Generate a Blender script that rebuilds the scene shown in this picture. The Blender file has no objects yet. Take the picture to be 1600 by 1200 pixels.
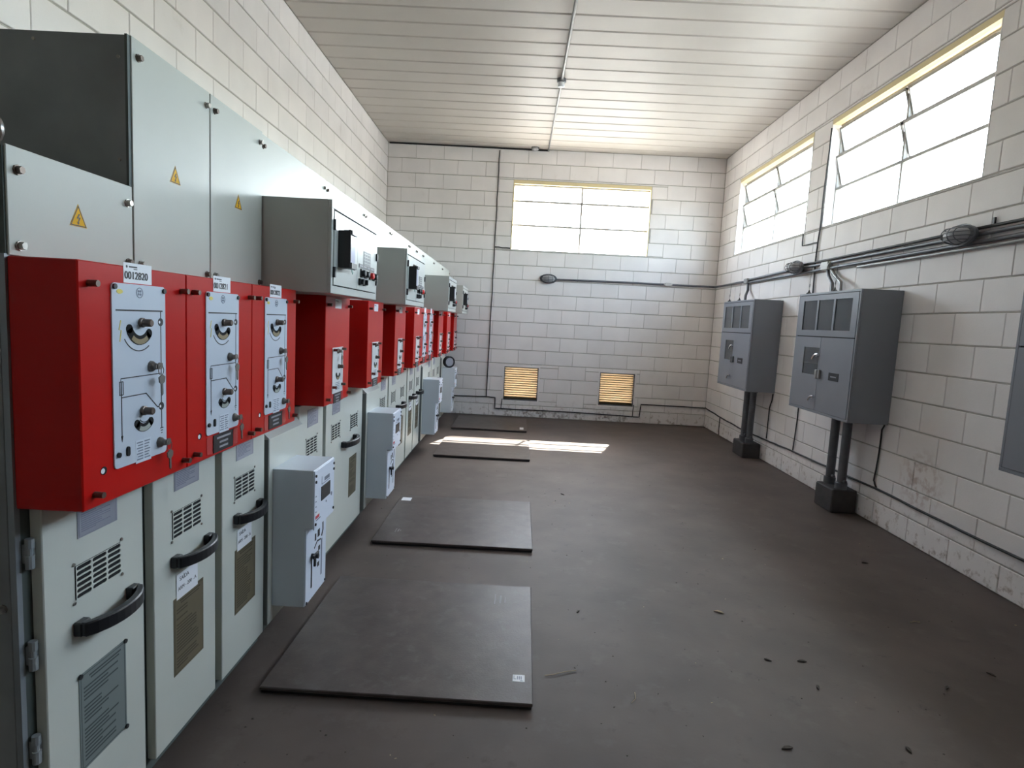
import bpy, bmesh, math, random
from mathutils import Vector, Matrix
random.seed(7)
D = bpy.data
SC = bpy.context.scene
COL = SC.collection
PI = math.pi

# ------------------------------------------------------------------ camera
def make_camera():
    yaw, pitch, roll, h, fpx = -0.0094, -0.1055, 0.0522, 1.3992, 919.66
    f = Vector((math.sin(yaw) * math.cos(pitch), math.cos(yaw) * math.cos(pitch), math.sin(pitch)))
    r = Vector((math.cos(yaw), -math.sin(yaw), 0))
    u = r.cross(f)
    c, s = math.cos(roll), math.sin(roll)
    r2, u2 = c * r + s * u, -s * r + c * u
    m = Matrix(((r2.x, u2.x, -f.x, 0), (r2.y, u2.y, -f.y, 0), (r2.z, u2.z, -f.z, h), (0, 0, 0, 1)))
    cam = D.objects.new('camera', D.cameras.new('camera'))
    cam.data.sensor_width = 36.0
    cam.data.lens = fpx / 1600 * 36.0
    cam.data.clip_start = 0.02
    cam.matrix_world = m
    COL.objects.link(cam)
    SC.camera = cam
make_camera()

# ------------------------------------------------------------------ light
SUN_DIR = Vector((-0.24, -0.706, -1.0)).normalized()       # the way sunlight travels
def make_world():
    w = D.worlds.new('sky'); SC.world = w; w.use_nodes = True
    nt = w.node_tree; nt.nodes.clear()
    out = nt.nodes.new('ShaderNodeOutputWorld'); bg = nt.nodes.new('ShaderNodeBackground')
    sky = nt.nodes.new('ShaderNodeTexSky'); sky.sky_type = 'NISHITA'; sky.sun_disc = False
    sky.sun_elevation = math.asin(-SUN_DIR.z)
    sky.sun_rotation = math.atan2(-SUN_DIR.x, -SUN_DIR.y)
    sky.altitude = 600; sky.air_density = 1.2; sky.dust_density = 3.0; sky.ozone_density = 1.0
    bg.inputs['Strength'].default_value = 0.62
    hs = nt.nodes.new('ShaderNodeHueSaturation'); hs.inputs['Saturation'].default_value = 0.62      # hazy, whitish sky
    nt.links.new(sky.outputs[0], hs.inputs['Color']); nt.links.new(hs.outputs[0], bg.inputs['Color']); nt.links.new(bg.outputs[0], out.inputs['Surface'])
    s = D.lights.new('sun', 'SUN'); s.energy = 11.0; s.angle = math.radians(0.55); s.color = (1.0, 0.94, 0.84)
    so = D.objects.new('sun', s); COL.objects.link(so)
    so.rotation_euler = SUN_DIR.to_track_quat('-Z', 'Y').to_euler()
make_world()
SC.view_settings.view_transform = 'Standard'; SC.view_settings.look = 'None'
SC.view_settings.gamma = 1.0; SC.view_settings.use_curve_mapping = False
SC.view_settings.exposure = 2.7
SC.cycles.use_denoising = True
SC.cycles.max_bounces = 14; SC.cycles.diffuse_bounces = 8; SC.cycles.transparent_max_bounces = 16
SC.cycles.caustics_reflective = False; SC.cycles.caustics_refractive = False
SC.cycles.sample_clamp_indirect = 12.0

# ------------------------------------------------------------------ room dimensions (metres)
XL, XR, YF, YB = -2.012, 2.788, 8.645, -2.8
CR, HF = 0.2038, 0.1735                 # course height, lowest (cut) course
H = HF + 18 * CR
WT = 0.15                               # wall thickness
WZ0, WZ1 = 2.43, 3.41                   # window opening
WIN_R = [(6.07, 8.015), (3.78, 5.72), (1.49, 3.43)]
WIN_F = (-0.205, 1.765)
VENTS = [(-0.205, 0.301, 0.243, 0.741), (1.206, 1.72, 0.239, 0.725)]

# ------------------------------------------------------------------ materials
MATS = {}
def mat(name, col, rough=0.5, metal=0.0, noise=0.0, nscale=8.0, bump=0.0, bscale=60.0, rnd=0.0, spec=0.5, coat=0.0,
        detail=4.0, emit=None):
    m = D.materials.new(name); m.use_nodes = True; MATS[name] = m
    nt = m.node_tree; b = nt.nodes['Principled BSDF']
    b.inputs['Roughness'].default_value = rough; b.inputs['Metallic'].default_value = metal
    b.inputs['Specular IOR Level'].default_value = spec
    if coat: b.inputs['Coat Weight'].default_value = coat; b.inputs['Coat Roughness'].default_value = 0.12
    b.inputs['Base Color'].default_value = (*col, 1)
    tc = nt.nodes.new('ShaderNodeTexCoord')
    src = None
    if noise or rnd:
        mx = nt.nodes.new('ShaderNodeMixRGB'); mx.blend_type = 'MULTIPLY'; mx.inputs['Fac'].default_value = 1
        mx.inputs['Color1'].default_value = (*col, 1)
        if noise:
            n = nt.nodes.new('ShaderNodeTexNoise'); n.inputs['Scale'].default_value = nscale; n.inputs['Detail'].default_value = detail
            mr = nt.nodes.new('ShaderNodeMapRange'); mr.inputs['From Min'].default_value = 0.3; mr.inputs['From Max'].default_value = 0.7
            mr.inputs['To Min'].default_value = 1 - noise; mr.inputs['To Max'].default_value = 1 + noise
            gm = nt.nodes.new('ShaderNodeNewGeometry')
            nt.links.new(gm.outputs['Position'], n.inputs['Vector'])
            nt.links.new(n.outputs['Fac'], mr.inputs['Value'])
            val = mr.outputs['Result']
        else:
            val = None
        if rnd:
            oi = nt.nodes.new('ShaderNodeObjectInfo'); m2 = nt.nodes.new('ShaderNodeMapRange')
            m2.inputs['To Min'].default_value = 1 - rnd; m2.inputs['To Max'].default_value = 1 + rnd
            nt.links.new(oi.outputs['Random'], m2.inputs['Value'])
            if val:
                mu = nt.nodes.new('ShaderNodeMath'); mu.operation = 'MULTIPLY'
                nt.links.new(val, mu.inputs[0]); nt.links.new(m2.outputs['Result'], mu.inputs[1]); val = mu.outputs[0]
            else: val = m2.outputs['Result']
        nt.links.new(val, mx.inputs['Color2']); nt.links.new(mx.outputs[0], b.inputs['Base Color'])
    if bump:
        n2 = nt.nodes.new('ShaderNodeTexNoise'); n2.inputs['Scale'].default_value = bscale; n2.inputs['Detail'].default_value = 3
        g2 = nt.nodes.new('ShaderNodeNewGeometry'); nt.links.new(g2.outputs['Position'], n2.inputs['Vector'])
        bp = nt.nodes.new('ShaderNodeBump'); bp.inputs['Strength'].default_value = bump; bp.inputs['Distance'].default_value = 0.002
        nt.links.new(n2.outputs['Fac'], bp.inputs['Height']); nt.links.new(bp.outputs[0], b.inputs['Normal'])
    return m

def stained(m, col, scale, lo, hi, amount, zmax=None):
    """dirt spots with their own shape, mixed over a material's colour (optionally only in a low band of the wall)"""
    nt = m.node_tree; b = nt.nodes['Principled BSDF']
    mx = nt.nodes.new('ShaderNodeMixRGB'); mx.inputs['Color2'].default_value = (*col, 1)
    if b.inputs['Base Color'].links: nt.links.new(b.inputs['Base Color'].links[0].from_socket, mx.inputs['Color1'])
    else: mx.inputs['Color1'].default_value = b.inputs['Base Color'].default_value
    g = nt.nodes.new('ShaderNodeNewGeometry'); n = nt.nodes.new('ShaderNodeTexNoise')
    n.inputs['Scale'].default_value = scale; n.inputs['Detail'].default_value = 6; n.inputs['Roughness'].default_value = 0.65
    nt.links.new(g.outputs['Position'], n.inputs['Vector'])
    r = nt.nodes.new('ShaderNodeMapRange'); r.inputs['From Min'].default_value = lo; r.inputs['From Max'].default_value = hi
    r.inputs['To Max'].default_value = amount
    nt.links.new(n.outputs['Fac'], r.inputs['Value']); fac = r.outputs['Result']
    if zmax is not None:
        s = nt.nodes.new('ShaderNodeSeparateXYZ'); nt.links.new(g.outputs['Position'], s.inputs[0])
        r2 = nt.nodes.new('ShaderNodeMapRange'); r2.inputs['From Min'].default_value = 0.0; r2.inputs['From Max'].default_value = zmax
        r2.inputs['To Min'].default_value = 1; r2.inputs['To Max'].default_value = 0
        nt.links.new(s.outputs['Z'], r2.inputs['Value'])
        mu = nt.nodes.new('ShaderNodeMath'); mu.operation = 'MULTIPLY'
        nt.links.new(fac, mu.inputs[0]); nt.links.new(r2.outputs['Result'], mu.inputs[1]); fac = mu.outputs[0]
    nt.links.new(fac, mx.inputs['Fac']); nt.links.new(mx.outputs[0], b.inputs['Base Color'])

wallm = mat('white_block_paint', (0.845, 0.81, 0.795), 0.65, noise=0.04, nscale=3.0, bump=0.25, bscale=90, rnd=0.035)
stained(wallm, (0.30, 0.22, 0.17), 14.0, 0.54, 0.66, 0.85, 0.30)
stained(wallm, (0.55, 0.50, 0.45), 2.2, 0.62, 0.78, 0.45)
def patch(m, centre, radius, col, amount):
    nt = m.node_tree; b = nt.nodes['Principled BSDF']
    g = nt.nodes.new('ShaderNodeNewGeometry'); sub = nt.nodes.new('ShaderNodeVectorMath'); sub.operation = 'DISTANCE'; sub.inputs[1].default_value = centre
    nt.links.new(g.outputs['Position'], sub.inputs[0])
    r = nt.nodes.new('ShaderNodeMapRange'); r.inputs['From Min'].default_value = radius * 0.3; r.inputs['From Max'].default_value = radius; r.inputs['To Min'].default_value = 1; r.inputs['To Max'].default_value = 0
    nt.links.new(sub.outputs['Value'], r.inputs['Value'])
    n = nt.nodes.new('ShaderNodeTexNoise'); n.inputs['Scale'].default_value = 22; n.inputs['Detail'].default_value = 6; nt.links.new(g.outputs['Position'], n.inputs['Vector'])
    r2 = nt.nodes.new('ShaderNodeMapRange'); r2.inputs['From Min'].default_value = 0.45; r2.inputs['From Max'].default_value = 0.62; nt.links.new(n.outputs['Fac'], r2.inputs['Value'])
    mu = nt.nodes.new('ShaderNodeMath'); mu.operation = 'MULTIPLY'; nt.links.new(r.outputs['Result'], mu.inputs[0]); nt.links.new(r2.outputs['Result'], mu.inputs[1])
    m3 = nt.nodes.new('ShaderNodeMath'); m3.operation = 'MULTIPLY'; m3.inputs[1].default_value = amount; nt.links.new(mu.outputs[0], m3.inputs[0])
    mx = nt.nodes.new('ShaderNodeMixRGB'); mx.inputs['Color2'].default_value = (*col, 1)
    nt.links.new(b.inputs['Base Color'].links[0].from_socket, mx.inputs['Color1']); nt.links.new(m3.outputs[0], mx.inputs['Fac']); nt.links.new(mx.outputs[0], b.inputs['Base Color'])
patch(wallm, (XR, 3.98, 0.44), 0.26, (0.50, 0.38, 0.34), 0.75)          # scuffed, peeled paint on the right wall
for px, pr in ((-0.12, 0.10), (0.14, 0.13), (0.36, 0.15), (0.62, 0.12), (0.95, 0.10), (1.30, 0.14), (1.55, 0.12)):
    patch(wallm, (px, YF, 0.035), pr, (0.16, 0.10, 0.07), 0.8)           # damp, peeled foot of the far wall
mortarm = mat('shaded_joint_paint', (0.47, 0.445, 0.41), 0.85, noise=0.1, nscale=20)  # joints share the wall paint; their shade is put into this darker colour
ceilm = mat('cream_ceiling_sheet', (0.58, 0.535, 0.485), 0.5, noise=0.03, nscale=2.5, rnd=0.015)
ceilgap = mat('ceiling_joint', (0.16, 0.15, 0.14), 0.9)
floorm = mat('dark_brown_floor_paint', (0.100, 0.078, 0.068), 0.54, noise=0.22, nscale=2.2, bump=0.25, bscale=35, detail=8, spec=0.28)
stained(floorm, (0.15, 0.128, 0.113), 6.0, 0.56, 0.75, 0.5)
stained(floorm, (0.055, 0.045, 0.04), 9.0, 0.60, 0.72, 0.6)
groundm = mat('pale_concrete_ground', (0.34, 0.32, 0.29), 0.9, noise=0.15, nscale=1.0)
cab = mat('light_grey_enamel', (0.50, 0.505, 0.445), 0.38, noise=0.025, nscale=4, spec=0.30, bump=0.05, bscale=140)
cabdoor = mat('pale_grey_green_enamel', (0.60, 0.62, 0.56), 0.33, noise=0.02, nscale=4, spec=0.5)
lvm = mat('warm_grey_enamel', (0.47, 0.485, 0.45), 0.34, noise=0.02, nscale=5, spec=0.32)
mechm = mat('blue_grey_enamel', (0.60, 0.665, 0.73), 0.35, noise=0.02, nscale=5)
mechface = mat('pale_blue_faceplate', (0.70, 0.76, 0.86), 0.35)
redm = mat('red_enamel', (0.52, 0.006, 0.004), 0.30, noise=0.03, nscale=6, spec=0.30)
galv = mat('dark_galvanised_steel', (0.27, 0.29, 0.295), 0.45, metal=0.0, noise=0.18, nscale=5)
galvl = mat('grey_frame_steel', (0.30, 0.33, 0.35), 0.4, metal=0.3, noise=0.08, nscale=9)
shadow_gap = mat('dark_green_grey_frame', (0.10, 0.12, 0.11), 0.6)
platem = mat('light_blue_grey_plate', (0.56, 0.62, 0.70), 0.38, metal=0.0)
inkm = mat('black_ink', (0.012, 0.012, 0.014), 0.5)
white = mat('white_sticker', (0.82, 0.83, 0.86), 0.5)
yel = mat('yellow_sign', (0.80, 0.43, 0.01), 0.6, spec=0.2)
yelpale = mat('pale_yellow_sticker', (0.75, 0.62, 0.10), 0.5)
blk = mat('black_plastic', (0.012, 0.012, 0.014), 0.38)
dark = mat('dark_recess', (0.006, 0.006, 0.006), 0.9)
olive = mat('olive_disc', (0.26, 0.20, 0.10), 0.6)
steel = mat('worn_steel', (0.36, 0.33, 0.30), 0.33, metal=0.9, noise=0.15, nscale=60)
keym = mat('dull_key_metal', (0.20, 0.185, 0.165), 0.4, metal=0.6)
bolt_b = mat('brown_bolt', (0.15, 0.115, 0.095), 0.4, metal=0.7)
chrome = mat('bright_steel', (0.75, 0.76, 0.78), 0.18, metal=1.0)
brownp = mat('olive_brown_plate', (0.155, 0.128, 0.075), 0.4, metal=0.2, noise=0.05, nscale=10)
brownt = mat('plate_print_brown', (0.075, 0.06, 0.035), 0.6)
greyp = mat('grey_green_plate', (0.22, 0.255, 0.245), 0.4, metal=0.2)
greyt = mat('plate_print_grey', (0.06, 0.075, 0.075), 0.6)
alup = mat('aluminium_plate', (0.40, 0.42, 0.48), 0.35, metal=0.4)
alut = mat('plate_print_blue', (0.22, 0.23, 0.30), 0.6)
btn_red = mat('red_button', (0.85, 0.02, 0.015), 0.3)
green = mat('green_tag', (0.02, 0.16, 0.12), 0.5)
mimic = mat('dark_mimic_panel', (0.10, 0.105, 0.11), 0.5)
rubber = mat('dark_rubber_mat', (0.080, 0.064, 0.058), 0.42, noise=0.2, nscale=12, bump=0.25, bscale=130, detail=8, spec=0.36)
stained(rubber, (0.15, 0.14, 0.135), 16, 0.55, 0.75, 0.4)
rubbers = mat('black_rubber_edge', (0.018, 0.016, 0.016), 0.7)
pang = mat('mid_grey_enamel', (0.235, 0.25, 0.285), 0.42, noise=0.03, nscale=4, spec=0.45)
panglass = mat('dark_inspection_glass', (0.05, 0.06, 0.07), 0.12, spec=0.6)
conc = mat('dark_painted_concrete', (0.050, 0.045, 0.045), 0.75, noise=0.2, nscale=18, bump=0.4, bscale=50)
pipe = mat('grey_conduit', (0.13, 0.135, 0.15), 0.45, metal=0.3, noise=0.12, nscale=18)
pipel = mat('galvanised_conduit', (0.30, 0.30, 0.30), 0.42, metal=0.35, noise=0.12, nscale=18)
boxl = mat('pale_conduit_box', (0.55, 0.54, 0.52), 0.5)
cable = mat('black_cable', (0.022, 0.02, 0.02), 0.6)
framem = mat('grey_window_steel', (0.36, 0.34, 0.31), 0.5)
yframe = mat('yellow_exterior_paint', (0.80, 0.68, 0.40), 0.6)
slatm = mat('yellow_slat_paint', (0.36, 0.265, 0.13), 0.5, noise=0.08, nscale=30)
leafm = mat('dry_leaf', (0.38, 0.30, 0.20), 0.8)
leafd = mat('dark_leaf', (0.05, 0.04, 0.03), 0.8)
lampglass = mat('frosted_lamp_glass', (0.42, 0.43, 0.45), 0.35)

def glass_mat(name, tint, transp, transl, gloss_rough, bumpy):
    m = D.materials.new(name); m.use_nodes = True; MATS[name] = m
    nt = m.node_tree; nt.nodes.clear()
    out = nt.nodes.new('ShaderNodeOutputMaterial')
    t = nt.nodes.new('ShaderNodeBsdfTransparent'); t.inputs[0].default_value = (*tint, 1)
    d = nt.nodes.new('ShaderNodeBsdfTranslucent'); d.inputs[0].default_value = (*tint, 1)
    g = nt.nodes.new('ShaderNodeBsdfGlossy'); g.inputs['Roughness'].default_value = gloss_rough
    m1 = nt.nodes.new('ShaderNodeMixShader'); m1.inputs[0].default_value = transl
    nt.links.new(t.outputs[0], m1.inputs[1]); nt.links.new(d.outputs[0], m1.inputs[2])
    fr = nt.nodes.new('ShaderNodeFresnel'); fr.inputs['IOR'].default_value = 1.45
    gb = nt.nodes.new('ShaderNodeNewGeometry'); ff = nt.nodes.new('ShaderNodeMath'); ff.operation = 'SUBTRACT'; ff.use_clamp = True
    nt.links.new(fr.outputs[0], ff.inputs[0]); nt.links.new(gb.outputs['Backfacing'], ff.inputs[1])     # reflect at the front face only
    m2 = nt.nodes.new('ShaderNodeMixShader'); nt.links.new(ff.outputs[0], m2.inputs[0])
    nt.links.new(m1.outputs[0], m2.inputs[1]); nt.links.new(g.outputs[0], m2.inputs[2])
    if bumpy:
        g2 = nt.nodes.new('ShaderNodeNewGeometry'); n = nt.nodes.new('ShaderNodeTexNoise'); n.inputs['Scale'].default_value = 40
        nt.links.new(g2.outputs['Position'], n.inputs['Vector'])
        mr = nt.nodes.new('ShaderNodeMapRange'); mr.inputs['From Min'].default_value = 0.35; mr.inputs['From Max'].default_value = 0.65
        mr.inputs['To Min'].default_value = transl - 0.12; mr.inputs['To Max'].default_value = min(1, transl + 0.12)
        nt.links.new(n.outputs['Fac'], mr.inputs['Value']); nt.links.new(mr.outputs['Result'], m1.inputs[0])
    nt.links.new(m2.outputs[0], out.inputs['Surface'])
    return m
clearg = glass_mat('clear_glass', (0.93, 0.95, 0.95), 0, 0.06, 0.03, False)
frost = glass_mat('patterned_glass', (0.86, 0.91, 0.92), 0, 0.14, 0.15, True)

# ------------------------------------------------------------------ mesh helpers
class MB:
    def __init__(s): s.v = []; s.f = []; s.m = []
    def add(s, vs, fs, m=0):
        o = len(s.v); s.v += [tuple(p) for p in vs]; s.f += [tuple(i + o for i in f) for f in fs]; s.m += [m] * len(fs); return s
    def box(s, x0, x1, y0, y1, z0, z1, m=0):
        vs = [(x, y, z) for z in (z0, z1) for y in (y0, y1) for x in (x0, x1)]
        return s.add(vs, [(0, 2, 3, 1), (4, 5, 7, 6), (0, 1, 5, 4), (2, 6, 7, 3), (0, 4, 6, 2), (1, 3, 7, 5)], m)
    def cyl(s, p0, p1, r, n=12, m=0, r1=None):
        p0, p1 = Vector(p0), Vector(p1); r1 = r if r1 is None else r1
        d = (p1 - p0).normalized(); a = d.orthogonal().normalized(); b = d.cross(a)
        vs = []
        for p, rr in ((p0, r), (p1, r1)):
            vs += [p + rr * (math.cos(2 * PI * i / n) * a + math.sin(2 * PI * i / n) * b) for i in range(n)]
        fs = [(i, (i + 1) % n, n + (i + 1) % n, n + i) for i in range(n)] + [tuple(range(n))[::-1], tuple(range(n, 2 * n))]
        return s.add(vs, fs, m)
    def tube(s, pts, r, n=8, m=0, closed=False):
        pts = [Vector(p) for p in pts]; k = len(pts); vs = []
        prev = None
        for i, p in enumerate(pts):
            if closed: d = (pts[(i + 1) % k] - pts[i - 1])
            else: d = (pts[min(i + 1, k - 1)] - pts[max(i - 1, 0)])
            d.normalize()
            a = d.orthogonal().normalized() if prev is None else (prev - prev.dot(d) * d).normalized()
            prev = a; b = d.cross(a)
            vs += [p + r * (math.cos(2 * PI * j / n) * a + math.sin(2 * PI * j / n) * b) for j in range(n)]
        fs = []
        for i in range(k if closed else k - 1):
            i2 = (i + 1) % k
            fs += [(i * n + j, i * n + (j + 1) % n, i2 * n + (j + 1) % n, i2 * n + j) for j in range(n)]
        if not closed: fs += [tuple(range(n))[::-1], tuple(range((k - 1) * n, k * n))]
        return s.add(vs, fs, m)
    def prism(s, poly, x0, x1, m=0):
        """poly: list of (y, z); extruded from x0 to x1"""
        n = len(poly)
        vs = [(x0, y, z) for y, z in poly] + [(x1, y, z) for y, z in poly]
        fs = [(i, (i + 1) % n, n + (i + 1) % n, n + i) for i in range(n)] + [tuple(range(n))[::-1], tuple(range(n, 2 * n))]
        return s.add(vs, fs, m)
    def lathe(s, prof, c, axis, n=20, m=0):
        axis = Vector(axis).normalized(); c = Vector(c); a = axis.orthogonal().normalized(); b = axis.cross(a); vs = []
        for h, r in prof:
            vs += [c + axis * h + max(r, 1e-5) * (math.cos(2 * PI * i / n) * a + math.sin(2 * PI * i / n) * b) for i in range(n)]
        k = len(prof)
        fs = [(j * n + i, j * n + (i + 1) % n, (j + 1) * n + (i + 1) % n, (j + 1) * n + i) for j in range(k - 1) for i in range(n)]
        fs += [tuple(range(n))[::-1], tuple(range((k - 1) * n, k * n))]
        return s.add(vs, fs, m)
    def band(s, pts, w, x0, x1, m=0):
        """a flat strip of width w following a (y,z) polyline, standing from x0 to x1"""
        L, R = [], []
        k = len(pts)
        for i in range(k):
            a = Vector(pts[max(i - 1, 0)]); b = Vector(pts[min(i + 1, k - 1)]); d = (b - a).normalized(); nrm = Vector((-d.y, d.x))
            p = Vector(pts[i]); L.append(p + nrm * w / 2); R.append(p - nrm * w / 2)
        for i in range(k - 1):
            s.prism([L[i], L[i + 1], R[i + 1], R[i]], x0, x1, m)
        return s

def mesh_of(name, mb, mats, smooth=False, bev=0.0, off=(0, 0, 0)):
    me = D.meshes.new(name)
    o = Vector(off)
    me.from_pydata([Vector(p) - o for p in mb.v], [], mb.f)
    for mm in (mats if isinstance(mats, (list, tuple)) else [mats]): me.materials.append(mm)
    for p, i in zip(me.polygons, mb.m): p.material_index = i
    bm = bmesh.new(); bm.from_mesh(me)
    bmesh.ops.recalc_face_normals(bm, faces=bm.faces)
    if bev > 0:
        es = [e for e in bm.edges if len(e.link_faces) == 2 and e.calc_face_angle(0) > 0.6]
        bmesh.ops.bevel(bm, geom=es, offset=bev, segments=1, affect='EDGES', clamp_overlap=True)
    bm.to_mesh(me); bm.free()
    if smooth:
        me.polygons.foreach_set('use_smooth', [True] * len(me.polygons))
        try: me.set_sharp_from_angle(angle=math.radians(40))
        except Exception: pass
    return me
def put(name, me, parent=None, loc=(0, 0, 0)):
    o = D.objects.new(name, me); COL.objects.link(o); o.location = loc
    if parent is not None: o.parent = parent
    return o
def part(name, mb, mats, parent, smooth=False, bev=0.0, label=None):
    o = put(name, mesh_of(name, mb, mats, smooth, bev), parent)
    if label: o['label'] = label
    return o
def tag(o, label, cat, group=None):
    o['label'] = label; o['category'] = cat
    if group: o['group'] = group
    return o
def thing(name, loc, label, cat, group=None):
    o = D.objects.new(name, None); o.empty_display_size = 0.1; COL.objects.link(o); o.location = loc
    return tag(o, label, cat, group)
def single(name, mb, mats, label, cat, group=None, smooth=False, bev=0.0, base=None):
    """a thing that is one mesh, its origin at its base"""
    if base is None:
        n = len(mb.v); base = (sum(p[0] for p in mb.v) / n, sum(p[1] for p in mb.v) / n, min(p[2] for p in mb.v))
    o = put(name, mesh_of(name, mb, mats, smooth, bev, base), None, base)
    return tag(o, label, cat, group)
def structure(name, mb, mats, parent=None, **k):
    o = put(name, mesh_of(name, mb, mats, **k), parent)
    if parent is None: o['kind'] = 'structure'
    return o
def dup(o, parent=None, loc=None):
    c = o.copy(); COL.objects.link(c)
    if parent is not None: c.parent = parent
    if loc is not None: c.location = loc
    for ch in list(o.children): dup(ch, c)
    return c
def text_mesh(txt, size, extr=0.0002):
    cu = D.curves.new('t', 'FONT'); cu.body = txt; cu.size = size; cu.align_x = 'CENTER'; cu.align_y = 'CENTER'; cu.extrude = extr
    o = D.objects.new('t', cu); COL.objects.link(o)
    dg = bpy.context.evaluated_depsgraph_get(); me = D.meshes.new_from_object(o.evaluated_get(dg))
    D.objects.remove(o); D.curves.remove(cu)
    return me
def front_text(name, txt, size, parent, x, y, z, material, sx=1.0, bold=0.0):
    """flat lettering on a face that looks towards +X (reads along +Y)"""
    me = text_mesh(txt, size)
    if sx != 1.0:
        for v in me.vertices: v.co.x *= sx
    me.materials.clear(); me.materials.append(material)
    M = Matrix(((0, 0, 1), (1, 0, 0), (0, 1, 0)))
    for v in me.vertices: v.co = M @ v.co
    o = put(name, me, parent, (x, y, z))
    return o

# ------------------------------------------------------------------ setting: floor, walls of blocks, ceiling of planks
structure('floor', MB().box(XL - WT, XR + WT, YB - WT, YF + WT, -0.12, 0.0), floorm)
structure('ground_outside', MB().box(-40, 40, -30, 50, -0.22, -0.125), groundm)

def spans(a, b, holes):
    """cut [a,b] by hole intervals"""
    out = [(a, b)]
    for h0, h1 in holes:
        nxt = []
        for p, q in out:
            if h1 <= p or h0 >= q: nxt.append((p, q)); continue
            if h0 > p: nxt.append((p, h0))
            if h1 < q: nxt.append((h1, q))
        out = nxt
    return out
def wall_core(name, axis, pos0, pos1, a0, a1, holes):
    """wall slab with rectangular holes; axis 'x' = wall plane faces x. holes: (a0,a1,z0,z1)"""
    mb = MB()
    zs = sorted({0.0, H + 0.1, *[h[2] for h in holes], *[h[3] for h in holes]})
    for z0, z1 in zip(zs, zs[1:]):
        hs = [(h[0], h[1]) for h in holes if h[2] <= z0 + 1e-6 and h[3] >= z1 - 1e-6]
        for p, q in spans(a0, a1, hs):
            if axis == 'x': mb.box(pos0, pos1, p, q, z0, z1)
            else: mb.box(p, q, pos0, pos1, z0, z1)
    return structure(name, mb, mortarm)
JR = 0.008                                           # joint recess
holes_r = [(a, b, WZ0, WZ1) for a, b in WIN_R]
holes_f = [(WIN_F[0], WIN_F[1], WZ0, WZ1)] + VENTS
wall_right = wall_core('wall_right', 'x', XR + JR, XR + WT, YB - WT, YF + WT, holes_r)
wall_left = wall_core('wall_left', 'x', XL - WT, XL - JR, YB - WT, YF + WT, [])
wall_far = wall_core('wall_far', 'y', YF + JR, YF + WT, XL - WT, XR + WT, holes_f)
wall_back = structure('wall_back', MB().box(XL - WT, XR + WT, YB - WT, YB, 0, H + 0.1), wallm)

_blocks = {}
def block_mesh(w, h, axis):
    k = (round(w, 3), round(h, 3), axis)
    if k in _blocks: return _blocks[k]
    c = 0.003; g = 0.0022; gz = 0.0052; d = JR + 0.004
    a0, a1, z0, z1 = g, w - g, gz, h - gz
    outer = [(a0, z0), (a1, z0), (a1, z1), (a0, z1)]
    inner = [(a0 + c, z0 + c), (a1 - c, z0 + c), (a1 - c, z1 - c), (a0 + c, z1 - c)]
    vs = [(0.0, p, q) for p, q in inner] + [(c, p, q) for p, q in outer] + [(d, p, q) for p, q in outer]   # first coord = depth into the wall
    fs = [(0, 1, 2, 3)] + [(i, (i + 1) % 4, 4 + (i + 1) % 4, 4 + i) for i in range(4)] + [(4 + i, 4 + (i + 1) % 4, 8 + (i + 1) % 4, 8 + i) for i in range(4)]
    if axis == 'r': vs = [(dd, p, q) for dd, p, q in vs]
    elif axis == 'l': vs = [(-dd, p, q) for dd, p, q in vs]
    else: vs = [(p, dd, q) for dd, p, q in vs]
    mb = MB(); mb.add(vs, fs)
    _blocks[k] = mesh_of('block', mb, wallm)
    return _blocks[k]
def lay_blocks(wall, axis, plane, a0, a1, rows, joint, holes, skip=None):
    for r in rows:
        z0 = 0.0 if r == 0 else HF + (r - 1) * CR
        z1 = HF if r == 0 else z0 + CR
        # cut points
        js = [j for j in joint(r, a0, a1) if a0 + 0.02 < j < a1 - 0.02]
        edges = [a0] + js + [a1]
        for p, q in zip(edges, edges[1:]):
            # split in z by holes that bite into this row
            zcuts = sorted({z0, z1, *[c for h in holes for c in (h[2], h[3]) if z0 + 0.012 < c < z1 - 0.012 and h[0] < q - 0.01 and h[1] > p + 0.01]})
            for za, zb in zip(zcuts, zcuts[1:]):
                hs = [(h[0] - 0.001, h[1] + 0.001) for h in holes if h[2] < zb - 0.013 and h[3] > za + 0.013]
                for s0, s1 in spans(p, q, hs):
                    if s1 - s0 < 0.03: continue
                    me = block_mesh(s1 - s0, zb - za, axis)
                    dj = random.uniform(0, 0.0012)
                    loc = {'r': (plane + dj, s0, za), 'l': (plane - dj, s0, za), 'f': (s0, plane + dj, za)}[axis]
                    put('block', me, wall, loc)
def jf(r, a0, a1):
    off = 0.0 if r % 2 == 0 else 0.2
    return [a0 + off + 0.4 * i for i in range(0, 14)]
def jr(r, a0, a1):
    off = 0.19 if r % 2 == 0 else 0.39
    return sorted([YF - off - 0.4 * i for i in range(0, 22)])
lay_blocks(wall_far, 'f', YF, XL, XR, range(19), jf, holes_f)
lay_blocks(wall_right, 'r', XR, 2.05, YF, range(19), jr, holes_r)
lay_blocks(wall_left, 'l', XL, 1.25, YF, range(9, 19), jr, [])

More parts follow.
